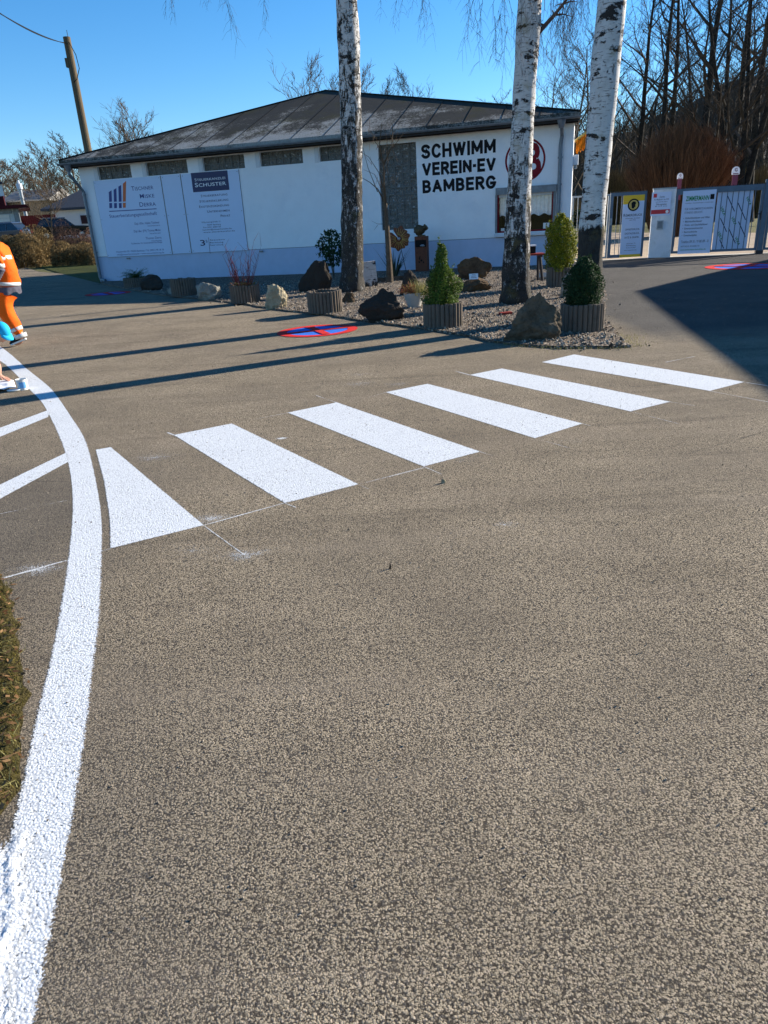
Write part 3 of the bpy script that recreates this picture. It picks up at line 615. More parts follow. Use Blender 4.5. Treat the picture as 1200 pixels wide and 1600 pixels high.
mb.tube([top[2], pk], .05, 6); mb.tube([top[3], pk], .05, 6)
mb.build('seams', MA['seam'], roof)
mb = MB(); mb.slab(WALL, EA0, EA1, EZ - .02, EZ + .098, .44, .47); mb.slab(WALL, EA0 + .03, EA1 - .03, EZ + .085, EZ + .099, .0, .44)
mb.slab(WALL, EA0, EA0 + .03, EZ - .02, EZ + .098, -DEP - .5, .44); mb.prism([WALL.P(EA1 - .03, 0, .44), WALL.P(EA1, 0, .44), WALL.P(EA1 - .8, 0, -DEP - .5), WALL.P(EA1 - .83, 0, -DEP - .5)], EZ - .02, EZ + .098); mb.slab(WALL, EA0 + .03, EA1 - .03, EZ - .02, EZ + .085, -.1, 0.002); mb.build('fascia', MA['fascia'], club)
mb = MB(); prof = [(.47 + .001 + .065 - .065 * cos(t), EZ + .10 - .065 * sin(t)) for t in [pi * i / 8 for i in range(9)]]; prof2 = [(.536 - .057 * cos(t), EZ + .10 - .057 * sin(t)) for t in [pi * i / 8 for i in range(8, -1, -1)]]
pr = prof + prof2; n = len(pr); mb.add([WALL.P(EA0 - .05, z, o) for o, z in pr] + [WALL.P(EA1 + .05, z, o) for o, z in pr], [tuple(range(n))[::-1], tuple(range(n, 2 * n))] + [(i, (i + 1) % n, n + (i + 1) % n, n + i) for i in range(n)]); mb.build('gutter', MA['zinc'], club)
def downpipe(a_top, a_bot, zlow, label, shoe):
    mb = MB(); pts = [WALL.P(a_top, EZ + .02, .50), WALL.P(a_top, EZ - .25, .50), WALL.P((a_top + a_bot) / 2, EZ - .50, .30), WALL.P(a_bot, EZ - .78, .09), WALL.P(a_bot, 1.8, .09), WALL.P(a_bot, zlow, .09)] if shoe else [WALL.P(a_top, EZ + .02, .50), WALL.P(a_top, EZ - .12, .46), WALL.P(a_top, EZ - .32, .12), WALL.P(a_bot, EZ - .55, .08), WALL.P(a_bot, zlow, .08)]
    if shoe: pts += [WALL.P(a_bot + .06, .1, .12), WALL.P(a_bot + .28, .06, .2)]
    mb.tube(pts, .055, 10); mb.tube([WALL.P(a_top, EZ + .04, .50), WALL.P(a_top, EZ - .16, .49)], [.13, .07], 10)
    for z in (EZ - .9, 2.2, 1.0): mb.tube([WALL.P(a_bot, z, .09), WALL.P(a_bot, z + .05, .09)], .068, 10)
    tag(mb.build('downpipe', MA['zinc'], club, smooth=False), label)
downpipe(-.02, .10, .18, 'left zinc downpipe with a bent foot', True)
downpipe(wpx(879, 200)[0], wpx(879, 200)[0] - .03, .0, 'right zinc downpipe with a funnel head', False)
def blocks(name, a0, a1, z0, z1, nc, nr, slug=0):
    o = MB(); rec = -.11
    for i in range(nc + 1): a = a0 + (a1 - a0) * i / nc; o.slab(WALL, max(a0, a - .011), min(a1, a + .011), z0, z1, rec - .06, rec + .004)
    for j in range(nr + 1): z = z0 + (z1 - z0) * j / nr; o.slab(WALL, a0 + .001, a1 - .001, max(z0 + .001, z - .011), min(z1 - .001, z + .011), rec - .058, rec + .002)
    wn = thing_child(name); fr = o.build('window', MA['grout'], club)
    p = MB(); r = rnd(int(a0 * 10) + 3); cw, ch = (a1 - a0) / nc, (z1 - z0) / nr
    for i in range(nc):
        for j in range(nr):
            ca, cz = a0 + cw * (i + .5), z0 + ch * (j + .5); hx, hz = cw / 2 - .009, ch / 2 - .009; b = len(p.v); k = 4; bul = r.uniform(-.012, .012); tx, tz = r.gauss(0, .012), r.gauss(0, .012)
            vs = [WALL.P(ca + hx * (2 * s / k - 1), cz + hz * (2 * q / k - 1), rec - .012 + bul * sin(pi * s / k) * sin(pi * q / k) * 2 + tx * (2 * s / k - 1) * .5 + tz * (2 * q / k - 1) * .5) for s in range(k + 1) for q in range(k + 1)]
            p.add(vs, [(s * (k + 1) + q, (s + 1) * (k + 1) + q, (s + 1) * (k + 1) + q + 1, s * (k + 1) + q + 1) for s in range(k) for q in range(k)])
    p.build('glass_blocks', MA['block'], fr, smooth=True)
    return fr
def thing_child(n): return n
for a0, a1, z0, z1 in cl:
    fr = blocks('window', a0, a1, z0, z1, 6, 2)
    m = MB(); m.slab(WALL, a0 - .16, a0 - .03, z0 - .02, z1, .002, .018); m.build('sill', MA['frame_white'], fr)
blocks('window', tall[0], tall[1], tall[2], tall[3], 5, 12)
# kiosk window
a0, a1, z0, z1 = kio
fr = MB(); fr.slab(WALL, a0 - .02, a1 + .06, z1, z1 + .19, .003, .10); fr.slab(WALL, a0 - .04, a0 + .02, z0, z1, -.05, .03); fr.slab(WALL, a1 - .02, a1 + .05, z0, z1, -.05, .03)
win = fr.build('kiosk_window', MA['zinc'], club)
m = MB(); m.slab(WALL, a0 - .06, a1 + .08, z0 - .10, z0 - .02, .0, .14); m.build('sill', MA['frame_white'], win)
m = MB(); m.slab(WALL, a0 + .02, a1 - .02, z0, z0 + .05, -.10, -.03); m.slab(WALL, a0 + .02, a0 + .06, z0 + .05, z1, -.10, -.03); m.slab(WALL, a1 - .06, a1 - .02, z0 + .05, z1, -.10, -.03); m.build('inner_frame', MA['maroon'], win)
m = MB(); m.slab(WALL, a0 + .06, a1 - .06, z1 - .07, z1, -.10, -.035); am = (a0 + a1) / 2; m.slab(WALL, am - .02, am + .02, z0 + .05, z1 - .07, -.095, -.03); m.build('roller_shutter_rail', MA['frame_white'], win)
m = MB(); m.slab(WALL, a0 + .06, a1 - .06, z0 + .05, z1 - .07, -.075, -.070); m.build('pane', MA['pane'], win)
m = MB(); m.slab(WALL, a0, a1, z0, z1, -1.2, -1.18); m.slab(WALL, a0 - .02, a0, z0 - .3, z1 + .2, -1.2, -.31); m.slab(WALL, a1, a1 + .02, z0 - .3, z1 + .2, -1.2, -.31); m.slab(WALL, a0, a1, z0 - .3, z0 - .28, -1.2, -.31); m.slab(WALL, a0, a1, z1 + .18, z1 + .2, -1.2, -.31); m.build('interior', MA['interior'], win)
m = MB(); nn_ = 44; vs = []
zc = z1 - .07 - (z1 - z0) * .50
for i in range(nn_ + 1):
    a = a0 + .08 + (a1 - a0 - .16) * i / nn_; o = -.17 + .025 * sin(i * 1.9); vs += [WALL.P(a, zc + .03 * sin(i * .7), o), WALL.P(a, z1 - .07, o)]
m.add(vs, [(2 * i, 2 * i + 2, 2 * i + 3, 2 * i + 1) for i in range(nn_)]); m.build('curtain', MA['lace'], win, smooth=True)
m = MB(); m.slab(WALL, a1 - .30, a1 - .12, z0 + .06, z0 + .22, -.13, -.12); m.build('notice', MA['white_print'], win); m = MB(); m.slab(WALL, a0 + .12, a0 + .3, z0 + .05, z0 + .13, -.14, -.12); m.build('notice', MA['white_print'], win)
m = MB(); m.slab(WALL, a0 + .75, a0 + .95, z0 + .02, z0 + .42, -.35, -.22); m.build('wooden_box', MA['bark_brown'], win)
# lettering and emblem painted on the wall
m = MB(); bd = .028
for body, L, R, c_ in (('SCHWIMM', (658.5, 248.2), (774.5, 239.8), 22.5), ('VEREIN\u00b7EV', (660, 274.8), (774.5, 267.2), 20.5), ('BAMBERG', (660.5, 302.2), (774.5, 294.8), 20.5)):
    (a0, z0), (a1, z0b) = wpx(*L), wpx(*R); zz = wpx(L[0], L[1] - c_)[1] - z0; blockwrite(m, WALL, body, a0, a1, (z0 + z0b) / 2, (z0 + z0b) / 2 + zz, .003, .082)
let = m.build('wall_lettering', MA['black'], club)
m = MB(); ca, cz = wpx(820.5, 250, .003); R_ = (wpx(852, 250)[0] - wpx(789, 250)[0]) / 2; N = 64
for ring_r0, ring_r1 in ((R_ - .055, R_),):
    vs = [WALL.P(ca + rr * cos(t), cz + rr * sin(t), .003) for t in [2 * pi * i / N for i in range(N)] for rr in (ring_r0, ring_r1)]; m.add(vs, [(2 * i, 2 * i + 1, (2 * i + 3) % (2 * N), (2 * i + 2) % (2 * N)) for i in range(N)])
def arcband(m, cx, cz_, r, wd, t0, t1, sx=1.0, k=24):
    vs = []
    for i in range(k + 1):
        t = t0 + (t1 - t0) * i / k; ww = wd * (.45 + .55 * sin(pi * i / k)); vs += [WALL.P(cx + (r - ww) * cos(t) * sx, cz_ + (r - ww) * sin(t), .003), WALL.P(cx + r * cos(t) * sx, cz_ + r * sin(t), .003)]
    m.add(vs, [(2 * i, 2 * i + 1, 2 * i + 3, 2 * i + 2) for i in range(k)])
for ch, u0, u1, hh_ in (('S', -.80, -.02, 1.30), ('V', -.34, .30, 1.25), ('B', .04, .80, 1.45)):
    write(m, ch, WALL.P(ca + u0 * R_, cz - hh_ * R_ / 2, .003 if ch != 'V' else .0036), WALL.u, Vector((0, 0, 1)), (u1 - u0) * R_, hh_ * R_, .035)
m.build('club_emblem', MA['maroon'], club)
# drain outlets on the plinth
for x, y in ((199, 404), (406, 393)): m = MB(); a, z = wpx(x, y); m.slab(WALL, a, a + .12, z - .02, z + .03, 0, .05); m.build('vent_cap', MA['zinc'], club)
# sign boards on the wall
def board(name, label, xa, xb, ytop, ybot, group=None):
    a0 = wpx(xa[0], ytop[0])[0]; a0b = wpx(xa[1], ybot[0])[0]; a1 = wpx(xb[0], ytop[1])[0]; a1b = wpx(xb[1], ybot[1])[0]
    a0 = (a0 + a0b) / 2; a1 = (a1 + a1b) / 2; zt = (wpx(xa[0], ytop[0])[1] + wpx(xb[0], ytop[1])[1]) / 2; zb = (wpx(xa[1], ybot[0])[1] + wpx(xb[1], ybot[1])[1]) / 2; zt = min(zt, 3.28 if False else zt)
    t = thing(name, label, 'sign', WALL.P((a0 + a1) / 2, zb, .02)); zt = min(zt, zb_cl - .02)
    m = MB(); m.slab(WALL, a0 + .006, a1 - .006, zb, zt, .002, .022); bo = m.build('board', MA['board'], t)
    for a in (a0 + .06, a1 - .06):
        for z in (zb + .06, (zb + zt) / 2, zt - .06): m = MB(); m.tube([WALL.P(a, z, .022), WALL.P(a, z, .028)], .012, 8); m.build('screw', MA['zinc'], bo)
    m = MB(); m.slab(WALL, a0 - .004, a0 + .005, zb, zt, .001, .019); m.slab(WALL, a1 - .005, a1 + .004, zb, zt, .001, .019); m.slab(WALL, a0 + .005, a1 - .005, zb - .008, zb - .001, .001, .02); m.build('board_edge', MA['zinc'], t)
    return t, a0, a1, zb, zt
zb_cl = zb
B1, *_ = board('advertising_board', 'white board of a tax adviser with three blue bars and an orange one', (150, 164), (250, 270), (279, 274), (402, 397))
BX, *_ = board('blank_board', 'blank white wall board between the two tax adviser boards', (251, 271), (281, 300), (274, 272), (397, 395))
B2, *_ = board('advertising_board', 'white board of a tax office headed by a dark navy square', (282, 301), (374, 387), (272, 265), (395, 391))
O = .024
def wquad(m, TL, TR, BR, BL, o=O): m.planepoly(WALL, [wpx(*BL, o), wpx(*BR, o), wpx(*TR, o), wpx(*TL, o)], o - .001, o + .002)
m = MB()
for x, yt in ((170, 298.5), (177.5, 295), (185, 290)):
    wquad(m, (x, yt + 1.5), (x + 4.3, yt - 1), (x + 5, 315), (x + .6, 315.5)); wquad(m, (x + .7, 317.3), (x + 5, 317), (x + 5.3, 325), (x + 1, 325.3))
wquad(m, (170.5, 329.6), (244.5, 325.6), (244.6, 326.8), (170.6, 331)); m.build('blue_bars', MA['blue_print'], B1)
m = MB(); wquad(m, (192, 287), (197, 282.5), (196.5, 314.8), (192, 315.2)); wquad(m, (192, 317), (196.5, 316.7), (196.4, 324.5), (192.3, 324.7)); m.build('orange_bar', MA['orange_print'], B1)
m = MB()
for s, L, R, c in (('Tischner', (205.5, 297.3), (240, 296.3), 7), ('Miske', (219, 309.5), (241.5, 308.7), 6.8), ('Derra', (218.5, 323), (243.8, 321.4), 7), ('Steuerberatungsgesellschaft', (171.5, 340), (245.5, 336), 5.2), ('Dipl.-Kfm. Heike Tischner', (210.5, 351), (249.5, 349.2), 3.6), ('Steuerberaterin', (231, 354), (250, 352.7), 2.2),
                 ('Dipl.-Bw. (FH) Thomas Miske', (209.5, 363), (251, 361), 3.6), ('Steuerberater', (234, 365.8), (251.5, 364.7), 2.2), ('Thomas Derra', (228, 374), (252.5, 372.6), 3.6), ('Steuerberater', (237, 377.3), (253, 376.5), 2.2), ('Fachberater f\u00fcr Unternehmensnachfolge', (205.5, 381.5), (253.5, 379.5), 2.4),
                 ('Hauptstra\u00dfe 30 \u2022 96050 Bamberg \u2022 Tel. (0951) 98 18 18', (182, 394.5), (256, 391.5), 2.7), ('info@steuerberatung.de \u2022 www.steuerberatung.de', (183, 399), (256.5, 395.5), 2.4)):
    wtext(m, WALL, s, L, R, c, O, .006 if c > 6 else .003, c > 6)
m.build('lettering', MA['blue_print'], B1)
m = MB(); wquad(m, (298, 270.5), (355, 266), (358.5, 296.5), (302, 300.5)); m.build('navy_field', MA['navy'], B2)
m = MB(); wtext(m, WALL, 'Steuerkanzlei', (304.3, 283), (352, 279.8), 4.4, O + .003, .006, True); wtext(m, WALL, 'Schuster', (305, 292.4), (353.5, 288.8), 6.6, O + .003, .01, True); m.build('white_lettering', MA['white_print'], B2)
m = MB()
for s, L, R, c in (('Steuerberatung', (314, 308), (355.5, 305.2), 3.8), ('Steuererkl\u00e4rung', (312, 316.5), (357, 313.6), 3.8), ('Existenzgr\u00fcndung', (311.5, 324.8), (358, 322), 3.8), ('Unternehmen', (324, 332.3), (359, 330.3), 3.8), ('Privat', (345, 339.3), (360, 338), 3.8), ('Willy-Lessing-Stra\u00dfe 12', (315, 348.5), (344.5, 347), 2.2), ('96047 Bamberg', (324, 352.5), (345, 351.4), 2.2), ('Fon 0951 2083150', (318, 356.6), (345, 355), 2.2), ('kanzlei@steuerkanzlei.de', (317, 360.5), (362, 357.6), 2.2), ('www.steuerkanzlei.de', (318, 364.4), (367, 361), 2.2),
                 ('3', (313.5, 384), (321, 383.6), 9), ('S', (321.5, 379), (324.5, 378.8), 4), ('Steuern', (328, 376.5), (351, 374.8), 2.2), ('Beratung', (328, 380.5), (349, 379), 2.2), ('Service', (328, 384.5), (349, 382.8), 2.2)):
    wtext(m, WALL, s, L, R, c, O, .012 if c > 5 else .006, c > 3 and c < 5)
wquad(m, (325.5, 371), (326, 371), (328.6, 396), (328.1, 396)); m.build('lettering', MA['navy'], B2)
# orange pennant, lamp on the side wall
sd = Plane(WALL.P(WL, 0, 0), -WALL.n)
t = thing('wall_lamp', 'small white lamp box fixed under the eave at the right corner', 'lamp', WALL.P(WL + .1, 2.9, -.2))
m = MB(); m.slab(WALL, WL + .002, WL + .14, 2.72, 2.98, -.30, -.12); m.build('housing', MA['frame_white'], t); m = MB(); m.slab(WALL, WL + .03, WL + .11, 2.62, 2.72, -.26, -.16); m.build('lamp_base', MA['zinc'], t)
t = thing('pennant', 'orange fringed pennant hanging from a slanted pole at the right corner', 'flag', WALL.P(WL + .1, 3.4, -.5))
m = MB(); m.tube([WALL.P(WL, 3.35, -.5), WALL.P(WL + .55, 3.72, -.7)], .03, 8); m.build('pole', MA['gold'], t)
m = MB(); vs = []
for i in range(9):
    for j in range(7): a = WL + .05 + .33 * i / 8; vs.append(WALL.P(a, 3.40 + .16 * i / 8 - (.34 + .07 * (i % 2)) * j / 6 , -.5 - .2 * i / 8 + .03 * sin(i * 1.3 + j)))
m.add(vs, [(i * 7 + j, (i + 1) * 7 + j, (i + 1) * 7 + j + 1, i * 7 + j + 1) for i in range(8) for j in range(6)]); m.build('cloth', MA['flag_orange'], t)
# ------------------------------------------------------------------ gate, column and their signs
def gpx(pl, x, y, o=0.0): return pl.px(x, y, o)
GH = 1.93
def bars(pl, a0, a1, step, z0, z1, wd=.018):
    m = MB(); n = max(1, round((a1 - a0) / step))
    for i in range(1, n): a = a0 + (a1 - a0) * i / n; m.slab(pl, a - wd / 2, a + wd / 2, z0, z1, -wd / 2, wd / 2)
    return m
def frame(pl, a0, a1, z0, z1, w_=.06):
    m = MB(); m.slab(pl, a0, a0 + w_, z0, z1, -.03, .03); m.slab(pl, a1 - w_, a1, z0, z1, -.03, .03); m.slab(pl, a0 + w_, a1 - w_, z0, z0 + w_, -.028, .028); m.slab(pl, a0 + w_, a1 - w_, z1 - w_, z1, -.028, .028); return m
def spikes(pl, a0, a1, z):
    m = MB(); n = int((a1 - a0) / .07)
    for i in range(n + 1):
        a = a0 + (a1 - a0) * i / n; m.add([pl.P(a - .012, z, -.008), pl.P(a + .012, z, -.008), pl.P(a + .012, z, .008), pl.P(a - .012, z, .008), pl.P(a, z + .055, 0)], [(0, 1, 4), (1, 2, 4), (2, 3, 4), (3, 0, 4), (3, 2, 1, 0)])
    m.slab(pl, a0, a1, z - .006, z + .008, -.012, .012); return m
colA0, colA1 = -.0, 0
# fence piece between the house and the small gate
fa0 = gpx(GL, 893, 340)[0]; fa1 = gpx(GL, 951, 340)[0]; ga1 = gpx(GL, 1009, 340)[0]
t = thing('fence_panel', 'grey steel bar fence between the clubhouse corner and the small gate', 'fence', GL.P(fa0, 0))
fr = frame(GL, fa0, fa1, .06, GH - .02, .05).build('frame', MA['galv'], t); bars(GL, fa0 + .05, fa1 - .05, .13, .11, GH - .07).build('bars', MA['galv'], t)
t = thing('pedestrian_gate', 'narrow blue-grey steel gate left of the white column', 'gate', GL.P(fa1, 0))
m = frame(GL, fa1 + .02, ga1 - .02, .06, GH, .09); m.build('frame', MA['gate'], t); bars(GL, fa1 + .11, ga1 - .11, .13, .15, GH - .09).build('bars', MA['gate'], t); spikes(GL, fa1 + .02, ga1 - .02, GH).build('spikes', MA['dark_metal'], t)
m = MB(); a, z = gpx(GL, 964, 345); m.slab(GL, fa1 + .03, fa1 + .10, z - .12, z + .08, .031, .045); m.tube([GL.P(fa1 + .065, z, .045), GL.P(fa1 + .065, z, .09), GL.P(fa1 - .06, z, .09)], .012, 6); m.build('handle', MA['galv'], t)
def sign(name, label, pl, TL, TR, BR, BL, o, m_, cat='sign', thick=.012):
    P = [pl.px(*q, o) for q in (TL, TR, BR, BL)]; a0 = (P[0][0] + P[3][0]) / 2; a1 = (P[1][0] + P[2][0]) / 2; zt = (P[0][1] + P[1][1]) / 2; zb = (P[2][1] + P[3][1]) / 2
    t = thing(name, label, cat, pl.P((a0 + a1) / 2, zb, o)); m = MB(); m.slab(pl, a0, a1, zb, zt, o - thick, o); m.build('board', m_, t); return t, a0, a1, zb, zt
def lines(t, pl, a0, a1, z0, z1, o, rows, m_, name='lettering'):
    m = MB(); W_, H_ = a1 - a0, z1 - z0
    for s, u0, u1, v, c, *b in rows: write(m, s, pl.P(a0 + u0 * W_, z0 + v * H_, o), pl.u, Vector((0, 0, 1)), (u1 - u0) * W_, c * H_, b[0] if b else .008, b[1] if len(b) > 1 else False)
    return m.build(name, m_, t)
def rect(m, pl, a0, a1, z0, z1, u0, u1, v0, v1, o): m.slab(pl, a0 + (a1 - a0) * u0, a0 + (a1 - a0) * u1, z0 + (z1 - z0) * v0, z0 + (z1 - z0) * v1, o - .002, o)
o = .05
t, a0, a1, zb, zt = sign('advertising_banner', 'tall narrow white banner with yellow ends and a dark coin on the small gate', GL, (973, 306), (1007, 303.5), (1001, 400.5), (969, 402.5), o, MA['board'])
m = MB(); rect(m, GL, a0, a1, zb, zt, 0, 1, .905, 1, o + .003); rect(m, GL, a0, a1, zb, zt, 0, 1, .0, .045, o + .003); rect(m, GL, a0, a1, zb, zt, 0, .42, .86, .904, o + .003); m.build('yellow_field', MA['yellow_print'], t)
def disc(m, pl, a, z, r0, o, th=.004, n=28): m.tube([pl.P(a, z, o), pl.P(a, z, o + th)], r0, n)
m = MB(); disc(m, GL, (a0 + a1) / 2, zb + (zt - zb) * .845, .175, o + .004); q = m.build('coin', MA['black'], t); m = MB(); disc(m, GL, (a0 + a1) / 2, zb + (zt - zb) * .845, .135, o + .0085); q2 = m.build('coin_face', MA['gold'], q)
m = MB(); pc = [(0, .10), (.05, .09), (.07, .04), (.05, .0), (.06, -.05), (.02, -.07), (.03, -.10), (-.05, -.10), (-.06, -.03), (-.07, .04), (-.04, .09)]; m.planepoly(GL, [((a0 + a1) / 2 + x, zb + (zt - zb) * .845 + y) for x, y in pc], o + .0126, o + .014); m.build('head_profile', MA['black'], q2)
lines(t, GL, a0, a1, zb, zt, o + .002, [('R\u00f6merdruck', .06, .95, .665, .045, .02, True), ('vielseitiger drucken', .15, .85, .625, .02), ('seit 1932', .35, .65, .595, .02), ('OFFSETDRUCK.', .18, .88, .44, .028, .02), ('DIGITALDRUCK.', .18, .88, .375, .028, .02), ('SATZ & GRAFIK.', .18, .88, .31, .028, .02), ('L\u00e4mmlein 15', .28, .72, .215, .02), ('96049 Bamberg', .28, .74, .18, .02), ('Tel. 09 51/5 44 47', .28, .74, .145, .02), ('www.roemerdruck.de', .2, .8, .105, .02)], MA['grey_print'])
# white column
ca0, ca1 = GR.px(1013, 403, .12)[0] , GR.px(1047, 402, .12)[0]
t = thing('gate_column', 'white rendered column between the small gate and the big gate', 'pillar', GR.P((ca0 + ca1) / 2, 0))
m = MB(); m.slab(GR, ca0, ca1, 0, GH + .02, -.25, .12); m.build('shaft', MA['column'], t); m = MB(); m.slab(GR, ca0 - .015, ca1 + .015, GH + .02, GH + .06, -.265, .135); m.build('cap', MA['galv'], t)
m = spikes(GR, ca0, ca1, GH + .06); m.build('spikes', MA['dark_metal'], t)
t, a0, a1, zb, zt = sign('notice_board', 'small white notice with a red band and club emblem on the white column', GR, (1018, 301), (1049, 299), (1047, 336), (1017, 338), .14, MA['board'])
lines(t, GR, a0, a1, zb, zt, .1425, [('Zutritt', .4, .66, .76, .08, .015), ('f\u00fcr Mitglieder des SVB', .14, .88, .66, .06, .01), ('und zahlende G\u00e4ste', .22, .82, .57, .045), ('\u00d6ffnungszeiten', .25, .8, .45, .07, .015), ('Mo - So 10 - 20 Uhr', .22, .84, .38, .045)], MA['grey_print'])
m = MB(); rect(m, GR, a0, a1, zb, zt, .02, .98, .08, .26, .143); rect(m, GR, a0, a1, zb, zt, .09, .26, .78, .94, .143); m.build('red_band', MA['red_print'], t)
m = MB(); disc(m, GR, a0 + (a1 - a0) * .85, zb + (zt - zb) * .16, .045, .144, .002); m.build('round_mark', MA['white_print'], t)
t, a0, a1, zb, zt = sign('intercom', 'small grey metal call box on the white column under the notice', GR, (1026.5, 345), (1036.5, 344), (1036, 358), (1026, 359), .16, MA['galv'], 'intercom', .04)
m = MB(); rect(m, GR, a0, a1, zb, zt, .15, .85, .15, .9, .163); m.build('face_plate', MA['zinc'], t)
# big double gate
b0 = GR.px(1052, 350)[0]; b1 = GR.px(1187, 350)[0]
t = thing('big_gate', 'wide blue-grey bar gate with spikes right of the white column', 'gate', GR.P(b0, 0))
m = frame(GR, b0, b1, .10, GH, .07); m.slab(GR, b0 + .07, b1 - .07, GH - .16, GH - .07, -.026, .026); m.build('frame', MA['gate'], t)
bars(GR, b0 + .07, b1 - .07, .155, .16, GH - .16).build('bars', MA['gate'], t); spikes(GR, b0, b1, GH).build('spikes', MA['dark_metal'], t)
t = thing('gate_post', 'thick square blue-grey gate post at the right of the big gate', 'post', GR.P(b1 + .08, 0))
m = MB(); m.slab(GR, b1 + .01, b1 + .15, 0, GH + .12, -.07, .07); m.build('post', MA['gate'], t); m = MB(); m.slab(GR, b1 - .03, b1 + .0, .95, 1.2, .032, .06); m.tube([GR.P(b1 - .015, 1.12, .06), GR.P(b1 - .015, 1.12, .11), GR.P(b1 - .15, 1.12, .11)], .012, 6); m.build('lock', MA['dark_metal'], t); m = MB(); m.slab(GR, b1 - .02, b1 + .18, .003, .10, -.1, .1); m.build('foot', MA['dark_metal'], t)
t = thing('fence_panel', 'blue-grey bar fence running out of the picture right of the thick gate post', 'fence', GR.P(b1 + .2, 0))
m = frame(GR, b1 + .17, b1 + 3.2, .10, GH, .07); m.build('frame', MA['gate'], t); bars(GR, b1 + .24, b1 + 3.13, .155, .17, GH - .07).build('bars', MA['gate'], t); spikes(GR, b1 + .17, b1 + 3.2, GH).build('spikes', MA['dark_metal'], t)
t, a0, a1, zb, zt = sign('advertising_board', 'large white estate agent board with green heading on the big gate', GR, (1066, 299), (1119, 295.5), (1110, 394.5), (1060, 397.5), .045, MA['board'])
o = .047
lines(t, GR, a0, a1, zb, zt, o, [('ZIMMERMANN', .10, .80, .845, .070, .03), ('www.zimmermann-immobilien.de', .08, .86, .055, .024, .012)], MA['green_print'], 'green_lettering')
m = MB(); rect(m, GR, a0, a1, zb, zt, .83, .95, .85, .93, o + .001); m.build('dark_label', MA['black'], t)
lines(t, GR, a0, a1, zb, zt, o, [('Immobilien \u00b7 Hausverwaltungen \u00b7 Versicherungen', .10, .94, .80, .018), ('F\u00dcR VORGEMERKTE KUNDEN', .10, .94, .70, .032), ('ST\u00c4NDIG GESUCHT:', .10, .65, .645, .032), ('\u2022  Einfamilienh\u00e4user und Villen', .08, .88, .56, .030, .018), ('\u2022  Mehrfamilienh\u00e4user', .08, .66, .505, .030, .018), ('\u2022  Wohn- und Gesch\u00e4ftsh\u00e4user', .08, .84, .45, .030, .018), ('\u2022  Eigentumswohnungen', .08, .70, .395, .030, .018), ('\u2022  Baugrundst\u00fccke', .08, .54, .34, .030, .018), ('\u2022  Gewerbeobjekte', .08, .54, .285, .030, .018),
    ('Telefon 09 51 / 9 80 89 - 0', .08, .92, .175, .042, .012), ('AKTUELLE ANGEBOTE', .08, .66, .11, .024)], MA['grey_print'])
t, a0, a1, zb, zt = sign('profile_banner', 'blue-white sheet with diagonal dark lettering hung behind the bars of the big gate', GR, (1121, 297), (1177, 294), (1167, 391), (1113, 394), -.035, MA['board'], 'banner', .006)
m = MB(); W_, H_ = a1 - a0, zt - zb; r = rnd(4); D = (GR.u * .55 + Vector((0, 0, -1)) * 1.0).normalized(); Uv = (GR.u * 1.0 + Vector((0, 0, .55))).normalized()
for fx, fz in ((.10, .72), (.45, .55), (.80, .86), (.10, .32), (.62, .22)): write(m, 'VEKA', GR.P(a0 + fx * W_, zb + fz * H_, -.0335), D, Uv, .26, .075, .02)
m.build('lettering', MA['green_print'], t)
m = MB()
for fx, fz, L_ in ((.28, .90, .5), (.6, .78, .55), (.15, .55, .45), (.42, .38, .5), (.68, .48, .5), (.2, .2, .3)):
    P0 = GR.P(a0 + fx * W_, zb + fz * H_, -.0335); q = Uv * .012; P1 = P0 + D * min(L_, (fz * H_ - .03) / abs(D.z)); m.add([P0 - q, P0 + q, P1 + q, P1 - q], [(0, 1, 2, 3)])
m.build('diagonal_stripes', MA['navy'], t)
# round-topped signs standing behind the gate
for (x, yt, yb, Y, lb) in ((1063.5, 270, 312, 29, 'small round-topped white and pink sign behind the estate agent board'), (1151, 260, 300, 27, 'larger round-topped white and pink sign behind the right end of the big gate')):
    T, B_ = at(x, yt, Y), at(x, yb, Y); hw_ = (at(x + 6 if x > 1100 else x + 4.5, yt, Y) - T).x; t = thing('ice_cream_sign', lb, 'sign', (T.x, Y, 0), 'round-topped signs behind the gate'); m = MB()
    n = 14; zc = T.z - hw_; pts = [(T.x - hw_, B_.z)] + [(T.x + hw_, B_.z)] + [(T.x + hw_ * cos(pi * i / n), zc + hw_ * sin(pi * i / n)) for i in range(n + 1)]
    zm = zc - hw_ * .9
    up = [(T.x - hw_, zm), (T.x + hw_, zm)] + [(T.x + hw_ * cos(pi * i / n), zc + hw_ * sin(pi * i / n)) for i in range(n + 1)]; k = len(up)
    m.add([(p[0], Y, p[1]) for p in up] + [(p[0], Y + .03, p[1]) for p in up], [tuple(range(k)), tuple(range(k, 2 * k))[::-1]] + [(i, (i + 1) % k, (i + 1) % k + k, i + k) for i in range(k)]); m.build('head', MA['white_print'], t)
    m = MB(); m.box((T.x, Y + .015, (zm + B_.z) / 2), (2 * hw_ * .7, .028, zm - B_.z - .004)); m.build('panel', MA['pink'], t); m = MB(); m.box((T.x, Y + .05, B_.z / 2), (.05, .04, B_.z)); m.build('post', MA['dark_metal'], t)
    m = MB(); write(m, 'G', Vector((T.x - hw_ * .35, Y - .002, zc - hw_ * .15)), Vector((1, 0, 0)), Vector((0, 0, 1)), hw_ * .7, hw_ * .8, .03); m.box((T.x, Y - .001, zm + hw_ * .22), (hw_ * 1.5, .003, hw_ * .2)); m.build('lettering', MA['pink'], t)
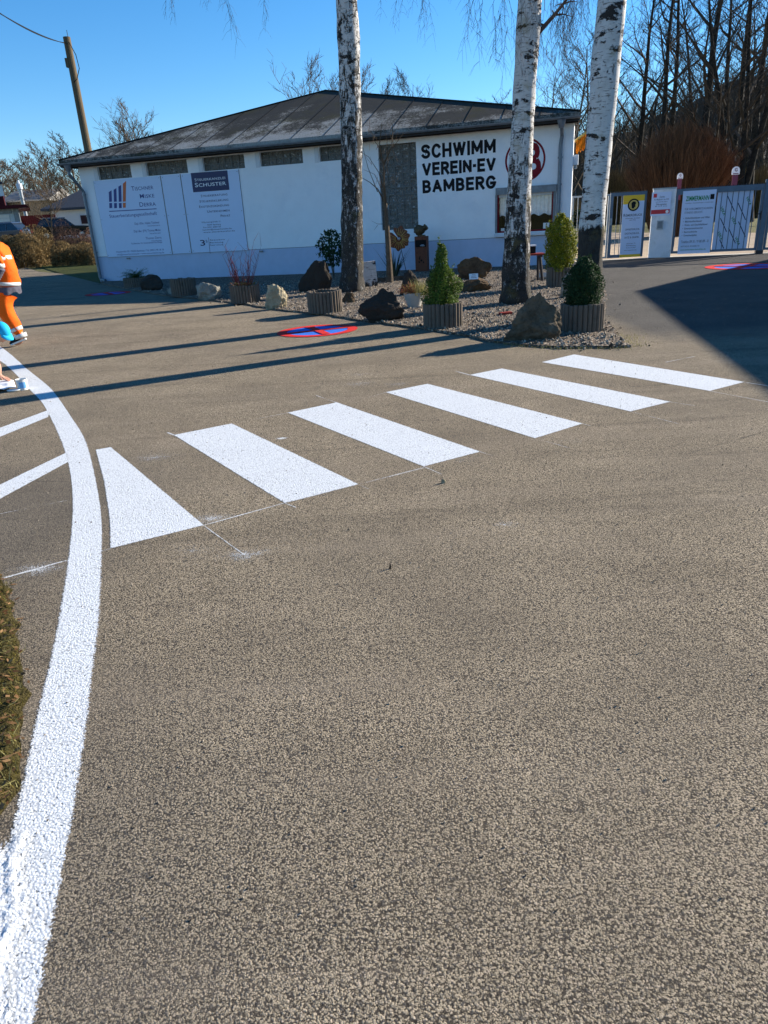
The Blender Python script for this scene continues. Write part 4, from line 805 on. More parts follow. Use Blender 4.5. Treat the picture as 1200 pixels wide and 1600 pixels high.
# ------------------------------------------------------------------ leaves and twigs
def leafcloud(mb, r, n, sample, size, flat=0.0):
    for _ in range(n):
        p, out = sample(r); s = size * r.uniform(.6, 1.3); q = Vector((r.gauss(0, 1), r.gauss(0, 1), r.gauss(0, 1))); 
        if out: q = q + out * 1.2
        q.normalize(); a = q.orthogonal().normalized(); a = (a * cos(r.random() * 6.28) + q.cross(a) * sin(r.random() * 6.28)); b = q.cross(a) * .6
        mb.add([p - a * s, p - b * s * .9, p + a * s, p + b * s * .9], [(0, 1, 2, 3)], min(1, max(0, r.gauss(.45, .25))))
def cone_sampler(c, prof, lump=.12, seed=0):
    """prof: [(z, radius)]"""
    zs = [p[0] for p in prof]
    def rad(z):
        for i in range(len(prof) - 1):
            if z <= prof[i + 1][0]: k = (z - prof[i][0]) / (prof[i + 1][0] - prof[i][0]); return prof[i][1] * (1 - k) + prof[i + 1][1] * k
        return prof[-1][1]
    def f(r):
        while True:
            z = r.uniform(zs[0], zs[-1]); R0 = rad(z)
            if r.random() * max(p[1] for p in prof) <= R0 + .02: break
        a = r.uniform(0, 2 * pi); k = 1 - .55 * r.random() ** 1.6; R1 = R0 * (1 + lump * 2.2 * noise.noise(Vector((cos(a) * 2.2 + seed, sin(a) * 2.2, z * 4)))) * k
        return c + Vector((R1 * cos(a), R1 * sin(a), z)), Vector((cos(a), sin(a), .4))
    return f
def planter(c, rad_, h, label, plant=None):
    t = thing('planter', label, 'planter', c, 'round palisade planters round the gravel bed'); n = max(14, int(2 * pi * rad_ / .062)); m = MB(); r = rnd(int(c.x * 100))
    for i in range(n):
        a = 2 * pi * i / n; hh = h * r.uniform(.965, 1.02); rr = .5 * 2 * pi * rad_ / n * .96; p = c + Vector((cos(a) * rad_, sin(a) * rad_, 0)); m.tube([p, p + Vector((0, 0, hh - .006)), p + Vector((0, 0, hh))], [rr, rr, rr * .8], 8)
    m.build('palisade_ring', MA['palisade'], t); m = MB(); m.lathe([(rad_ * .9, h * .5), (rad_ * .97, h * .84), (rad_ * .01, h * .9)], c, 20); m.build('soil', MA['soil'], t); return t
def gz(x, y, z=.03): return G(x, y, z)
def hgt(base, px, py):
    d = ray(px, py); b = Vector((base.x, base.y)); t_ = b.dot(b) / b.dot(Vector((d.x, d.y))); return EYE + d.z * t_
def wid(base, pxs): d = (base - Vector((0, 0, EYE))).length; return pxs * d / FPX / (1 + 0)
def plant(name, label, cat, c, m_, prof, n, size, lump=.12, stem=True, group=None, seed=1):
    t = thing(name, label, cat, c, group); r = rnd(seed); mb = MB(); leafcloud(mb, r, n, cone_sampler(c, prof, lump, seed), size); zt0 = prof[-1][0]; mxr = max(p[1] for p in prof)
    for i in range(n // 220):
        (p, o_), L_ = cone_sampler(c, prof, lump, seed)(r), r.uniform(.05, .13) * (zt0 - prof[0][0]); p = c + (p - c) * 1.0; d = Vector((o_.x * .25, o_.y * .25, 1)).normalized()
        leafcloud(mb, r, 34, lambda r: (p + d * L_ * r.random() * 1.1 + Vector((r.gauss(0, size * .8), r.gauss(0, size * .8), 0)), None), size * .9)
    mb.build('foliage', m_, t)
    if stem:
        mb = MB(); zt_ = prof[-1][0]
        for i in range(9):
            a = r.uniform(0, 6.28); k = r.uniform(.2, .6); zz = prof[0][0] + (zt_ - prof[0][0]) * r.uniform(.6, .95); mx_ = max(p[1] for p in prof); mb.tube([c + Vector((0, 0, 0)), c + Vector((cos(a) * mx_ * k * .4, sin(a) * mx_ * k * .4, zz * .5)), c + Vector((cos(a) * mx_ * k * .5, sin(a) * mx_ * k * .5, zz))], [.012, .009, .003], 5)
        mb.build('stem', MA['bark_brown'], t)
    return t
# planters: (pixel of the front foot, centre offset), height px
def pl_at(x, yb, wpx_, htop, label):
    f = gz(x, yb); R_ = wid(f, wpx_) / 2; d = Vector((f.x, f.y, 0)).normalized(); c = f + d * R_; h = hgt(f, x, htop) - .03; return planter(c, R_ * .94, h, label), c, R_, h
p1, c, R_, h = pl_at(692.5, 513, 58, 476, 'planter with the bright boxwood cone, right of the pale flower pot')
top = hgt(c, 688, 384); plant('boxwood', 'bright green loosely pointed boxwood in the planter by the pale pot', 'shrub', c, MA['box_leaf'], [(h * .8, R_ * .80), (h + .12, R_ * .92), (h + .30, R_ * .78), (h + .48, R_ * .42), (top * .9, R_ * .26), (top, .03)], 15000, .0125, .26, seed=3)
p2, c, R_, h = pl_at(908, 520, 61, 477, 'planter with the dark boxwood dome at the tip of the gravel bed')
top = hgt(c, 906, 405); plant('boxwood', 'dark glossy egg-shaped boxwood at the tip of the gravel bed', 'shrub', c, MA['dark_leaf'], [(h * .8, R_ * .70), (h + .10, R_ * .90), (h + .28, R_ * .88), (h + .45, R_ * .66), (top * .95, R_ * .30), (top, .04)], 15000, .0125, .14, seed=5)
p3, c, R_, h = pl_at(874, 448, 37, 418, 'planter with the golden thuja between the two right birches')
top = hgt(c, 874, 336); plant('thuja', 'tall golden-green thuja with a double top beside the kiosk window', 'shrub', c, MA['thuja'], [(h * .8, .28)] + [(h + (top - h) * k, q) for k, q in ((.10, .29), (.35, .33), (.55, .29), (.72, .26), (.85, .17), (.94, .08), (1.0, .03))], 20000, .016, .25, seed=7)
p4, c, R_, h = pl_at(509, 490, 51, 456, 'empty palisade planter left of the big black boulder')
p5, c, R_, h = pl_at(384.5, 474, 43, 446, 'planter with bare red dogwood twigs left of the pale standing rock')
t = thing('dogwood', 'bare reddish dogwood twigs rising from the palisade planter', 'shrub', c); r = rnd(9); mb = MB()
for i in range(26):
    a = r.uniform(0, 6.28); L_ = r.uniform(.4, 1.0); p = c + Vector((cos(a) * .12, sin(a) * .12, h * .8)); d = Vector((cos(a) * r.uniform(.1, .5), sin(a) * .3, 1)).normalized(); P = [p + d * L_ * k + Vector((r.gauss(0, .015), r.gauss(0, .015), .04 * k * k)) for k in (0, .33, .66, 1)]; mb.tube(P, [.008, .006, .005, .002], 4)
    for j in range(3): q = P[1 + j % 3]; mb.tube([q, q + Vector((r.gauss(0, .5), r.gauss(0, .3), .7)).normalized() * r.uniform(.1, .28)], [.004, .0015], 3)
mb.build('twigs', MA['twig_red'], t); mb = MB(); leafcloud(mb, r, 500, lambda r: (c + Vector((r.gauss(0, .13), r.gauss(0, .13), h * .92 + abs(r.gauss(0, .04)))), None), .02); mb.build('undergrowth', MA['heather'], t)
p6, c, R_, h = pl_at(289, 463, 36, 436, 'small shaded planter without a plant near the house wall')
p7, c, R_, h = pl_at(214, 449, 34, 434, 'leftmost shaded planter holding a spreading fir')
t = thing('dwarf_fir', 'low dark green fir spilling over the leftmost planter', 'shrub', c); mb = MB(); r = rnd(12)
for i in range(170):
    a = r.uniform(0, 6.28); L_ = r.uniform(.25, .62); d = Vector((cos(a), sin(a), r.uniform(.05, 1.1))).normalized(); p = c + Vector((0, 0, h * .95))
    for k in range(22): q = p + d * L_ * (k / 22) + Vector((0, 0, -.25 * (k / 22) ** 2 * L_)); s = Vector((r.gauss(0, 1), r.gauss(0, 1), r.gauss(0, .7))).normalized() * .035; mb.add([q, q + d * .02 + s, q + d * .012], [(0, 1, 2)], r.random())
mb.build('foliage', MA['fir'], t); mb = MB(); mb.tube([c, c + Vector((0, 0, h + .1))], [.02, .01], 6); mb.build('stem', MA['bark_brown'], t)
# boulders
def rock(x, yb, wd_px, ytop, label, m_, seed, depth=.8, shape=None, cat='boulder', sink=.06, lean=0.0):
    f = gz(x, yb); W_ = wid(f, wd_px) / 2; d = Vector((f.x, f.y, 0)).normalized(); c = f + d * W_ * depth; H_ = hgt(c, x, ytop); off = Vector((seed * 3.1, seed * 1.7, seed))
    # cut by random planes for a broken, angular look
    r = rnd(seed); cuts = []
    for i in range(20): q = Vector((r.gauss(0, 1), r.gauss(0, 1), r.gauss(.1, .8))).normalized(); cuts.append((q, r.uniform(.52, .88)))
    def fn(p):
        for q, dd in cuts:
            k = p.dot(q)
            if k > dd: p = p - q * (k - dd) * .9
        n_ = noise.noise(p * 1.6 + off) * .24 + noise.noise(p * 4 + off) * .11 + noise.noise(p * 10 + off) * .05 + abs(noise.noise(p * 5 - off)) * -.13 + abs(noise.noise(p * 14 - off)) * -.04
        p = p * (1 + n_); zz = (p.z + 1) / 2
        if shape: k = shape(zz); p = Vector((p.x * k + lean * (zz - .3), p.y * k, p.z))
        return p
    bm = MB(); bm.ball((0, 0, 0), (1, 1, 1), 5 if wd_px > 60 else 4, fn); xs = [v[0] for v in bm.v]; zs = [v[2] for v in bm.v]; x0, x1, z0, z1 = min(xs), max(xs), min(zs), max(zs); cx = (x0 + x1) / 2
    base = -.03; bm.v = [(c.x + (v[0] - cx) * 2 * W_ / (x1 - x0), c.y + v[1] * W_ * depth, base + (max(v[2], z0 + .12 * (z1 - z0)) - (z0 + .12 * (z1 - z0))) * (H_ - base) / ((z1 - z0) * .88)) for v in bm.v]
    o = bm.build('boulder', m_, None, (c.x, c.y, 0), smooth=False); tag(o, label, cat, 'boulders on the gravel bed'); return o, c

rock(830, 535, 92, 457, 'large rough grey-brown boulder, pointed, in front of the middle birch', MA['rock_brown'], 12, .75, lambda z: 1.15 - .80 * max(0, z) ** 1.05, lean=.10)
rock(597, 503, 72, 450, 'near-black triangular boulder right of the empty planter', MA['rock_dark'], 4, .6, lambda z: 1.15 - .75 * max(0, z) ** 1.1, lean=-.15)
rock(433, 482, 37, 443, 'pale yellow standing rock between two palisade planters', MA['rock_tan'], 16, .8, lambda z: 1.0 - .25 * z, lean=-.1)
rock(328, 468, 39, 440, 'pale grey rounded boulder left of the dogwood planter', MA['rock_grey'], 8, .8, lambda z: 1.1 - .35 * z)
rock(494, 456, 52, 406, 'large dark boulder in the shade left of the leftmost birch', MA['rock_dark'], 9, .6, lambda z: 1.1 - .5 * z ** 2, lean=.25)
rock(544, 473, 21, 456, 'small pinkish stone behind the empty planter', MA['rock_red'], 11, .7)
rock(741, 436, 52, 401, 'broad ochre-brown boulder against the wall, tallest of the central pair', MA['rock_red'], 12, .35, lambda z: 1.0 + .25 * z, lean=.1)
oo, cc = rock(740, 456, 56, 433, 'low brown boulder carrying a small white card', MA['rock_red'], 15, .5)
rock(238, 454, 35, 428, 'dark shaded boulder between the two leftmost planters', MA['rock_dark'], 17, .8, lambda z: 1.1 - .4 * z)
rock(269, 459, 12, 448, 'little shaded stone left of the small shaded planter', MA['rock_grey'], 27, .8, lambda z: 1.1 - .4 * z)
rock(371, 458, 22, 443, 'small shaded stone behind the pale standing rock', MA['rock_grey'], 18, .8)
rock(640, 461, 30, 421, 'round dark brown boulder behind the pale flower pot', MA['rock_dark'], 19, .7)
rock(676, 446, 22, 425, 'small greyish-brown stone under the rusty pedestal', MA['rock_brown'], 21, .7)
rock(888, 465, 26, 424, 'grey upright stone behind the dark boxwood', MA['rock_grey'], 22, .6, lambda z: 1.05 - .4 * z)
rock(955, 541, 8, 536, 'tiny stone at the tip of the gravel bed', MA['rock_dark'], 23, .7)
rock(693, 749, 8, 748, 'tiny pale pebble lying on the asphalt below the third zebra stripe', MA['rock_tan'], 24, .8, cat='pebble')
rock(609, 881, 6, 880.5, 'tiny dark pebble lying alone in the middle of the asphalt', MA['rock_dark'], 25, .8, cat='pebble')
t = thing('name_card', 'small white card standing on the low brown boulder', 'card', (cc.x, cc.y, .3)); b = gz(740, 456); zz = hgt(b, 740, 437); m = MB(); m.box((b.x + .02, b.y + .12, zz + .055), (.19, .012, .12), Matrix.Rotation(-.35, 3, 'X')); m.build('card', MA['white_print'], t)
m = MB()
for k in range(3): m.box((b.x + .02, b.y + .103 + .011 * k, zz + .035 + .028 * k), (.12 - .02 * k, .003, .008), Matrix.Rotation(-.35, 3, 'X'))
m.build('lettering', MA['grey_print'], t)
# pale tapered pot with heather
f = gz(648, 481); R_ = wid(f, 31) / 2; c = f + Vector((0, R_ * .8, 0)); h = hgt(c, 648, 458) - .02
t = thing('flower_pot', 'pale tapered concrete pot behind the boxwood planter', 'flower pot', c); m = MB(); m.lathe([(R_ * .62, 0), (R_ * .98, h - .03), (R_ * 1.0, h), (R_ * .9, h), (R_ * .88, h - .05), (.01, h - .05)], c, 28); m.build('bowl', MA['concrete'], t, smooth=False)
t = thing('heather', 'red heather and pale yellow foliage growing in the pale pot', 'plant', c + Vector((0, 0, h - .05))); r = rnd(31); mb = MB(); leafcloud(mb, r, 1500, lambda r: (c + Vector((-abs(r.gauss(0, .13)) + .03, r.gauss(0, .1), h + abs(r.gauss(.03, .06)))), Vector((0, 0, 1))), .012); mb.build('red_flowers', MA['heather'], t)
mb = MB()
for i in range(420): blades(mb, r, c + Vector((abs(r.gauss(.02, .12)), r.gauss(0, .1), h - .04)), r.uniform(.12, .36), .004, .6)
mb.build('yellow_blades', MA['drygrass'], t)
# birch log standing behind the leftmost birch
f = gz(578, 448); t = thing('birch_log', 'white squared birch slab standing right of the leftmost birch', 'log', f); hh = hgt(f, 577, 409); ww = wid(f, 23)
m = MB(); m.box((f.x - .01, f.y + .1, hh / 2), (ww, .10, hh), Matrix.Rotation(radians(-3), 3, 'Y') @ Matrix.Rotation(radians(20), 3, 'Z')); MA['birch_slab'] = birch_mat('birch_slab', .2, 9); m.build('slab', MA['birch_slab'], t)
# rusty pedestal with bronze bust, metal flower, sapling
f = gz(660, 424); hb = hgt(f, 660, 371); ww = wid(f, 21); ang = radians(-14)
t = thing('pedestal', 'rusty square steel pedestal in front of the wall', 'pedestal', f); m = MB(); Rz = Matrix.Rotation(ang, 3, 'Z'); cc = f + Vector((.02, .2, 0)); m.box(cc + Vector((0, 0, hb / 2)), (ww * .85, ww * .8, hb), Rz); m.build('column', MA['rust'], t)
m = MB(); fx = cc + Rz @ Vector((0, -ww * .4 - .004, 0)); m.box(fx + Vector((0, 0, hb * .80)), (ww * .76, .008, hb * .2), Rz); m.build('painted_recess', MA['interior'], t)  # raised dark plate; its colour stands for the shade inside a recess
m = MB(); m.ball(fx + Rz @ Vector((.05, -.02, hb * .74)), (.07, .03, .03), 2, lambda p: p * (1 + .4 * noise.noise(p * 3))); m.build('leaf_relief', MA['galv'], t)
m = MB(); r = rnd(8)
for i in range(9): a = i * .7; m.ball(fx + Rz @ Vector((r.uniform(-.07, .07), -.001, hb * r.uniform(.22, .42))), (.018, .006, .03), 1)
m.build('painted_cut_out', MA['interior'], t)  # dark beads on the face; colour stands for shade inside the openings
t = thing('bronze_sculpture', 'bronze two-headed sculpture resting on the rusty pedestal', 'sculpture', cc + Vector((0, 0, hb))); m = MB()
m.box(cc + Vector((0, 0, hb + .02)), (ww * .5, ww * .4, .04), Rz); m.build('base', MA['bronze'], t); m = MB(); s_ = ww
m.ball(cc + Vector((-.06, 0, hb + .17)), (s_ * .36, s_ * .26, .15), 4, lambda p: p * (1 + .25 * noise.noise(p * 2.5) + .1 * noise.noise(p * 7))); m.build('body', MA['bronze'], t, smooth=True)
m = MB(); m.ball(cc + Vector((.11, 0, hb + .23)), (.085, .09, .08), 3, lambda p: p * (1 + .3 * noise.noise(p * 3))); m.ball(cc + Vector((.17, -.02, hb + .22)), (.045, .04, .03), 2); m.ball(cc + Vector((.09, -.05, hb + .30)), (.02, .02, .04), 2); m.ball(cc + Vector((.12, .05, hb + .30)), (.02, .02, .04), 2); m.build('head', MA['bronze'], t, smooth=True)
f = gz(637, 434); t = thing('metal_flower', 'large rusty metal pansy on a thin rod in front of the glass blocks', 'ornament', f); ctr = Vector((0, 0, 0)); zc = hgt(f, 625, 373); ctr = Vector((f.x - .2, f.y + .05, zc)); rad_ = wid(ctr, 18)
m = MB(); m.tube([f, ctr + Vector((0, .03, 0))], .009, 6); m.build('rod', MA['dark_metal'], t)
for k, (a, s_) in enumerate(((75, 1.0), (15, .95), (-35, .9), (-95, .95), (185, 1.0))):
    m = MB(); vs = [ctr + Vector((0, -.03, 0))]; N = 14
    for i in range(N + 1):
        b = radians(a + (i / N - .5) * 96); rr = rad_ * s_ * (.92 + .10 * cos((i / N - .5) * pi * 5)) * (sin(pi * (i + 1.6) / (N + 3.2))) ** .18; vs += [ctr + Vector((cos(b) * rr * .5, -.05 - .008 * (i % 2) - .004 * k, sin(b) * rr * .5)), ctr + Vector((cos(b) * rr, .0 - .012 * (i % 2) - .004 * k, sin(b) * rr))]
    m.add(vs, [(0, 1 + 2 * i, 3 + 2 * i) for i in range(N)] + [(1 + 2 * i, 2 + 2 * i, 4 + 2 * i, 3 + 2 * i) for i in range(N)]); pe = m.build('petal', MA['rust'], t)
    m = MB()
    for i in range(5): b = radians(a + (i / 4 - .5) * 56); m.tube([ctr + Vector((cos(b) * rad_ * .25, -.062 - .004 * k, sin(b) * rad_ * .25)), ctr + Vector((cos(b) * rad_ * .8, -.045 - .004 * k, sin(b) * rad_ * .8))], [.006, .003], 4)
    m.build('vein', MA['gold'], pe)
m = MB(); m.ball(ctr + Vector((0, -.08, 0)), .045, 3); m.build('centre', MA['galv'], t, smooth=True)
f = gz(609, 441); t = thing('sapling', 'young bare tree with upright branches in front of the glass blocks', 'tree', f); r = rnd(6); q = lambda x, y: Vector((at(x, y, f.y).x, f.y, at(x, y, f.y).z))
m = MB(); m.tube([f, q(608, 410), q(605, 360), q(602, 318)], [.10, .075, .065, .05], 10); m.build('trunk', MA['bark_brown'], t)
m = MB()
for P, rr in (([(602, 318), (600, 290), (600, 270), (598, 248)], .042), ([(598, 255), (593, 225), (597, 190)], .022), ([(599, 258), (612, 230), (614, 205), (612, 192)], .022), ([(602, 318), (590, 295), (578, 285), (562, 276)], .02), ([(590, 300), (575, 262), (563, 215)], .012), ([(601, 300), (592, 270), (576, 245), (560, 236)], .014), ([(603, 240), (618, 225), (632, 206)], .012), ([(614, 232), (625, 214)], .010), ([(598, 300), (585, 272), (568, 265)], .010), ([(604, 350), (590, 350), (580, 345)], .008), ([(590, 352), (584, 360)], .006), ([(600, 275), (606, 255), (604, 235), (606, 215)], .01), ([(594, 232), (586, 222), (580, 205)], .008)):
    m.tube([q(*p) + Vector((0, r.gauss(0, .06), 0)) for p in P], [rr * (1 - .75 * i / (len(P) - 1)) for i in range(len(P))], 5)
for i in range(40):
    p = q(r.uniform(575, 625), r.uniform(195, 290)); m.tube([p, p + Vector((r.gauss(0, .08), r.gauss(0, .1), r.uniform(.1, .3)))], [.005, .002], 3)
m.build('branches', MA['twig_brown'], t)
c = gz(617, 438); t = thing('yucca', 'clump of dark strap-leaved plant at the foot of the young bare tree', 'plant', c); mb = MB(); r = rnd(14)
for i in range(60):
    a = r.uniform(0, 6.28); L_ = r.uniform(.45, 1.1); d = Vector((cos(a), sin(a) * .6, 0)); s = Vector((-sin(a), cos(a), 0)) * .018; ln = r.uniform(.25, .75); pts = []
    for k in range(6): u = k / 5; bend = 1 - (.75 if r.random() < 0 else 0); pts.append(c + d * L_ * ln * u + Vector((0, 0, L_ * (u - (.35 if i % 4 == 0 else .08) * u ** 3 * 1.4))))
    vs = []
    for k, p in enumerate(pts): w_ = 1 - (k / 5) ** 2; vs += [p - s * w_, p + s * w_]
    mb.add(vs, [(2 * k, 2 * k + 1, 2 * k + 3, 2 * k + 2) for k in range(5)], r.random())
mb.build('leaves', MA['iris'], t)
m = MB(); A_, B_ = gz(588, 441), gz(638, 436); d = (B_ - A_).normalized(); m.box((A_ + B_) / 2 + Vector((0, -.1, .05)), ((B_ - A_).length, .05, .12), atan2(d.y, d.x)); tag(m.build('edging_board', MA['bark_brown'], None, (A_.x, A_.y, 0)), 'low brown timber edging in front of the strap-leaved plant', 'edging')
c = gz(522, 436); plant('laurel', 'dark rounded evergreen shrub half hidden by the leftmost birch', 'shrub', c, MA['dark_leaf'], [(.35, .12), (.6, .36), (.95, .42), (1.2, .30), (1.35, .1)], 900, .045, .3, seed=17)
# bench table beside the middle birch
f = gz(838, 439); t = thing('picnic_bench', 'weathered red slatted bench seat on a dark trestle right of the middle birch', 'bench', f); hz = hgt(f, 838, 397); L_ = .58
for i in range(3): m = MB(); m.box((f.x - .14, f.y - .12 + .13 * i, hz), (L_, .115, .04), radians(-6)); m.build('seat_slat', MA['bench_red'], t)
for sx in (-.36, .06): m = MB(); m.box((f.x + sx, f.y, hz - .04), (.06, .36, .04)); m.tube([(f.x + sx, f.y - .05, hz - .05), (f.x + sx + .08, f.y - .02, .03)], .035, 6); m.tube([(f.x + sx, f.y + .15, hz - .05), (f.x + sx + .02, f.y + .2, .03)], .03, 6); m.build('leg', MA['dark_metal'], t)
t = thing('lantern', 'small square lantern with pale rim standing on the red bench', 'lantern', (f.x - .12, f.y + .05, hz + .02)); m = MB(); m.box((f.x - .12, f.y + .05, hz + .10), (.16, .16, .15)); m.build('body', MA['black'], t); m = MB(); m.box((f.x - .12, f.y + .05, hz + .19), (.19, .19, .025)); m.build('rim', MA['white_print'], t)
f = gz(848, 437); m = MB(); m.box((f.x + .05, f.y + .1, .09), (.30, .12, .15), Matrix.Rotation(-.9, 3, 'X')); tag(m.build('stone_slab', MA['concrete'], None, (f.x, f.y, 0)), 'pale tilted stone slab lying beside the golden thuja planter', 'slab')
m = MB(); f = gz(790, 491); m.box((f.x, f.y, .045), (.2, .1, .04), .3); tag(m.build('buried_brick', MA['bench_red'], None, (f.x, f.y, 0)), 'dull red brick half sunk in gravel left of the large rough boulder', 'brick')

# ------------------------------------------------------------------ birches
def twigfall(mb, r, p, L_, w_=.004, sway=None):
    """a hanging spray of fine birch twigs"""
    d = Vector((r.gauss(0, .25), r.gauss(0, .25), -1)) if sway is None else sway; P = [p]; n = 5
    for k in range(n): P.append(P[-1] + (d + Vector((r.gauss(0, .18), r.gauss(0, .18), -.25 * k))).normalized() * L_ / n)
    mb.tube(P, [w_ * (1 - .8 * k / n) for k in range(n + 1)], 3, False)
    for k in range(1, n + 1):
        for j in range(2):
            s = Vector((r.gauss(0, .6), r.gauss(0, .6), -.7)).normalized() * L_ * r.uniform(.15, .35); mb.tube([P[k], P[k] + s * .5, P[k] + s + Vector((0, 0, -.08 * L_))], [w_ * .5, w_ * .4, w_ * .25], 3, False)
BM = {}
def birch(label, Y, pts, top_h, seed, darkh, limbs, falls):
    base = at(*pts[-1][:2], Y); base.z = 0; t = thing('birch', label, 'tree', base, 'birches on the gravel bed'); r = rnd(seed)
    path, rad_ = [], []
    for x, y, w_ in reversed(pts): p = at(x, y, Y); path.append(p); rad_.append(w_ / 2 * (p - Vector((0, 0, EYE))).length / FPX)
    path[0].z = -.02; rad_[0] *= 1.03
    d = (path[-1] - path[-2]).normalized(); d = (d * .6 + Vector((0, 0, 1)) * .6).normalized(); z = path[-1].z; R0 = rad_[-1]
    while path[-1].z < top_h: path.append(path[-1] + d * 1.2 + Vector((r.gauss(0, .07), r.gauss(0, .07), 0))); rad_.append(max(.02, R0 * (1 - (path[-1].z - z) / (top_h - z + .5))))
    fine, fr = [], []
    for i in range(len(path) - 1):
        k = max(1, int((path[i + 1] - path[i]).length / .12))
        for j in range(k): u = j / k; fine.append(path[i].lerp(path[i + 1], u)); fr.append(rad_[i] * (1 - u) + rad_[i + 1] * u)
    fine.append(path[-1]); fr.append(rad_[-1]); mb = MB(); mb.tube(fine, fr, 28)
    off = seed * 3.7; nv = []
    for i, v in enumerate(mb.v):
        c_ = fine[i // 28]; q = Vector(v) - c_; k = max(0, 1.15 - c_.z / (darkh + 1.5)); a = noise.noise(Vector((v[0] * 7 + off, v[1] * 7, v[2] * 2.2))) * .07 + abs(noise.noise(Vector((v[0] * 16, v[1] * 16 + off, v[2] * 3)))) * .16 * k; nv.append(tuple(c_ + q * (.95 + a + (.10 * max(0, .35 - c_.z) * (1 + .6 * sin(5 * atan2(q.y, q.x)))))))
    mb.v = nv; BM[seed] = birch_mat('birch_bark', darkh, seed, .20 if seed == 3 else 0); mb.build('trunk', BM[seed], t, smooth=True)
    mb = MB(); tw = MB()
    def pos(h): 
        for i in range(len(fine) - 1):
            if fine[i + 1].z >= h: return fine[i], fr[i]
        return fine[-1], fr[-1]
    for h_, az, L_, up in limbs:
        p, rr = pos(h_); d = Vector((cos(az), sin(az), up)).normalized(); P = [p]; n = 7
        for k in range(n): d = (d + Vector((r.gauss(0, .10), r.gauss(0, .10), -.05 + r.gauss(0, .05)))).normalized(); P.append(P[-1] + d * L_ / n)
        w0 = min(.07, rr * .4) * (L_ / 3) ** .5; mb.tube(P, [w0 * (1 - .85 * k / n) for k in range(n + 1)], 6)
        for k in range(2, n + 1):
            for j in range(3):
                q = P[k]; d2 = (Vector((r.gauss(0, 1), r.gauss(0, 1), .2))).normalized(); Lb = r.uniform(.4, 1.0) * L_ * .25; Q = [q, q + d2 * Lb * .5, q + d2 * Lb + Vector((0, 0, -.15 * Lb))]; mb.tube(Q, [w0 * .3, w0 * .2, .004], 4, False)
                for s_ in range(3): twigfall(tw, r, Q[1 + s_ % 2], r.uniform(.4, 1.1))
    for x, y, YY, L_, n_ in falls:
        p = at(x, y, YY)
        for i in range(n_): twigfall(tw, r, p + Vector((r.gauss(0, .10), r.gauss(0, .2), r.gauss(0, .1))), L_ * r.uniform(.6, 1.1), .0045)
    mb.build('limbs', MA['birch_twig'], t); tw.build('twigs', MA['birch_twig'], t); return t
r = rnd(77)
def crown(n, z0, z1, L_): return [(r.uniform(z0, z1), r.uniform(0, 6.28), L_ * r.uniform(.6, 1.1), r.uniform(.3, 1.0)) for _ in range(n)]
birch('leftmost birch, its trunk heavily fissured to above the eaves', 17.6, [(540.5, -40, 27), (541.5, 0, 28), (545, 60, 30), (545.5, 100, 29), (549, 200, 30), (550, 300, 30), (550.5, 400, 32), (550, 430, 33), (549.5, 462, 38)], 15, 1, 7.5, crown(10, 10.5, 14, 3.0),
      [(262, -30, 17, .7, 3), (312, -40, 17.5, .6, 2), (345, -30, 17, .9, 3), (410, -30, 17, .8, 2), (605, -30, 17, .6, 2), (622, -35, 17, .8, 2), (655, -25, 17, .9, 4), (668, -25, 17, .8, 2)])
birch('middle birch with rough dark foot behind the large pointed boulder', 13.4, [(828, -40, 29), (827.5, 0, 31), (822, 100, 31), (816.5, 200, 31), (811.5, 300, 34), (807, 400, 39), (806, 440, 41), (807, 480, 46)], 14, 2, 3.2, crown(12, 7, 13, 3.2) + [(at(830, 62, 13.4).z, -.1, 1.4, .85)],
      [(770, -20, 13, .8, 4), (755, -40, 12.6, .9, 3), (790, 20, 13, .8, 5), (740, -10, 14, .6, 3), (700, -40, 14, .5, 3), (800, -30, 12.5, 1.1, 4), (845, -30, 13, .8, 4), (868, -30, 13.2, .8, 5), (895, -30, 13.2, .7, 4), (920, -20, 13.2, .5, 4)])
birch('rightmost birch, whitest trunk with arched black scars, by the small gate', 11.1, [(959, -40, 34), (956.5, 0, 36), (946.5, 100, 38), (938, 200, 36), (929.5, 300, 35), (923, 380, 35), (920, 420, 38), (915, 465, 43), (909, 502, 50)], 15.5, 3, 1.35, crown(12, 8, 14, 3.6),
      [(1000, -30, 11, .6, 3), (900, -40, 11, .8, 3)])
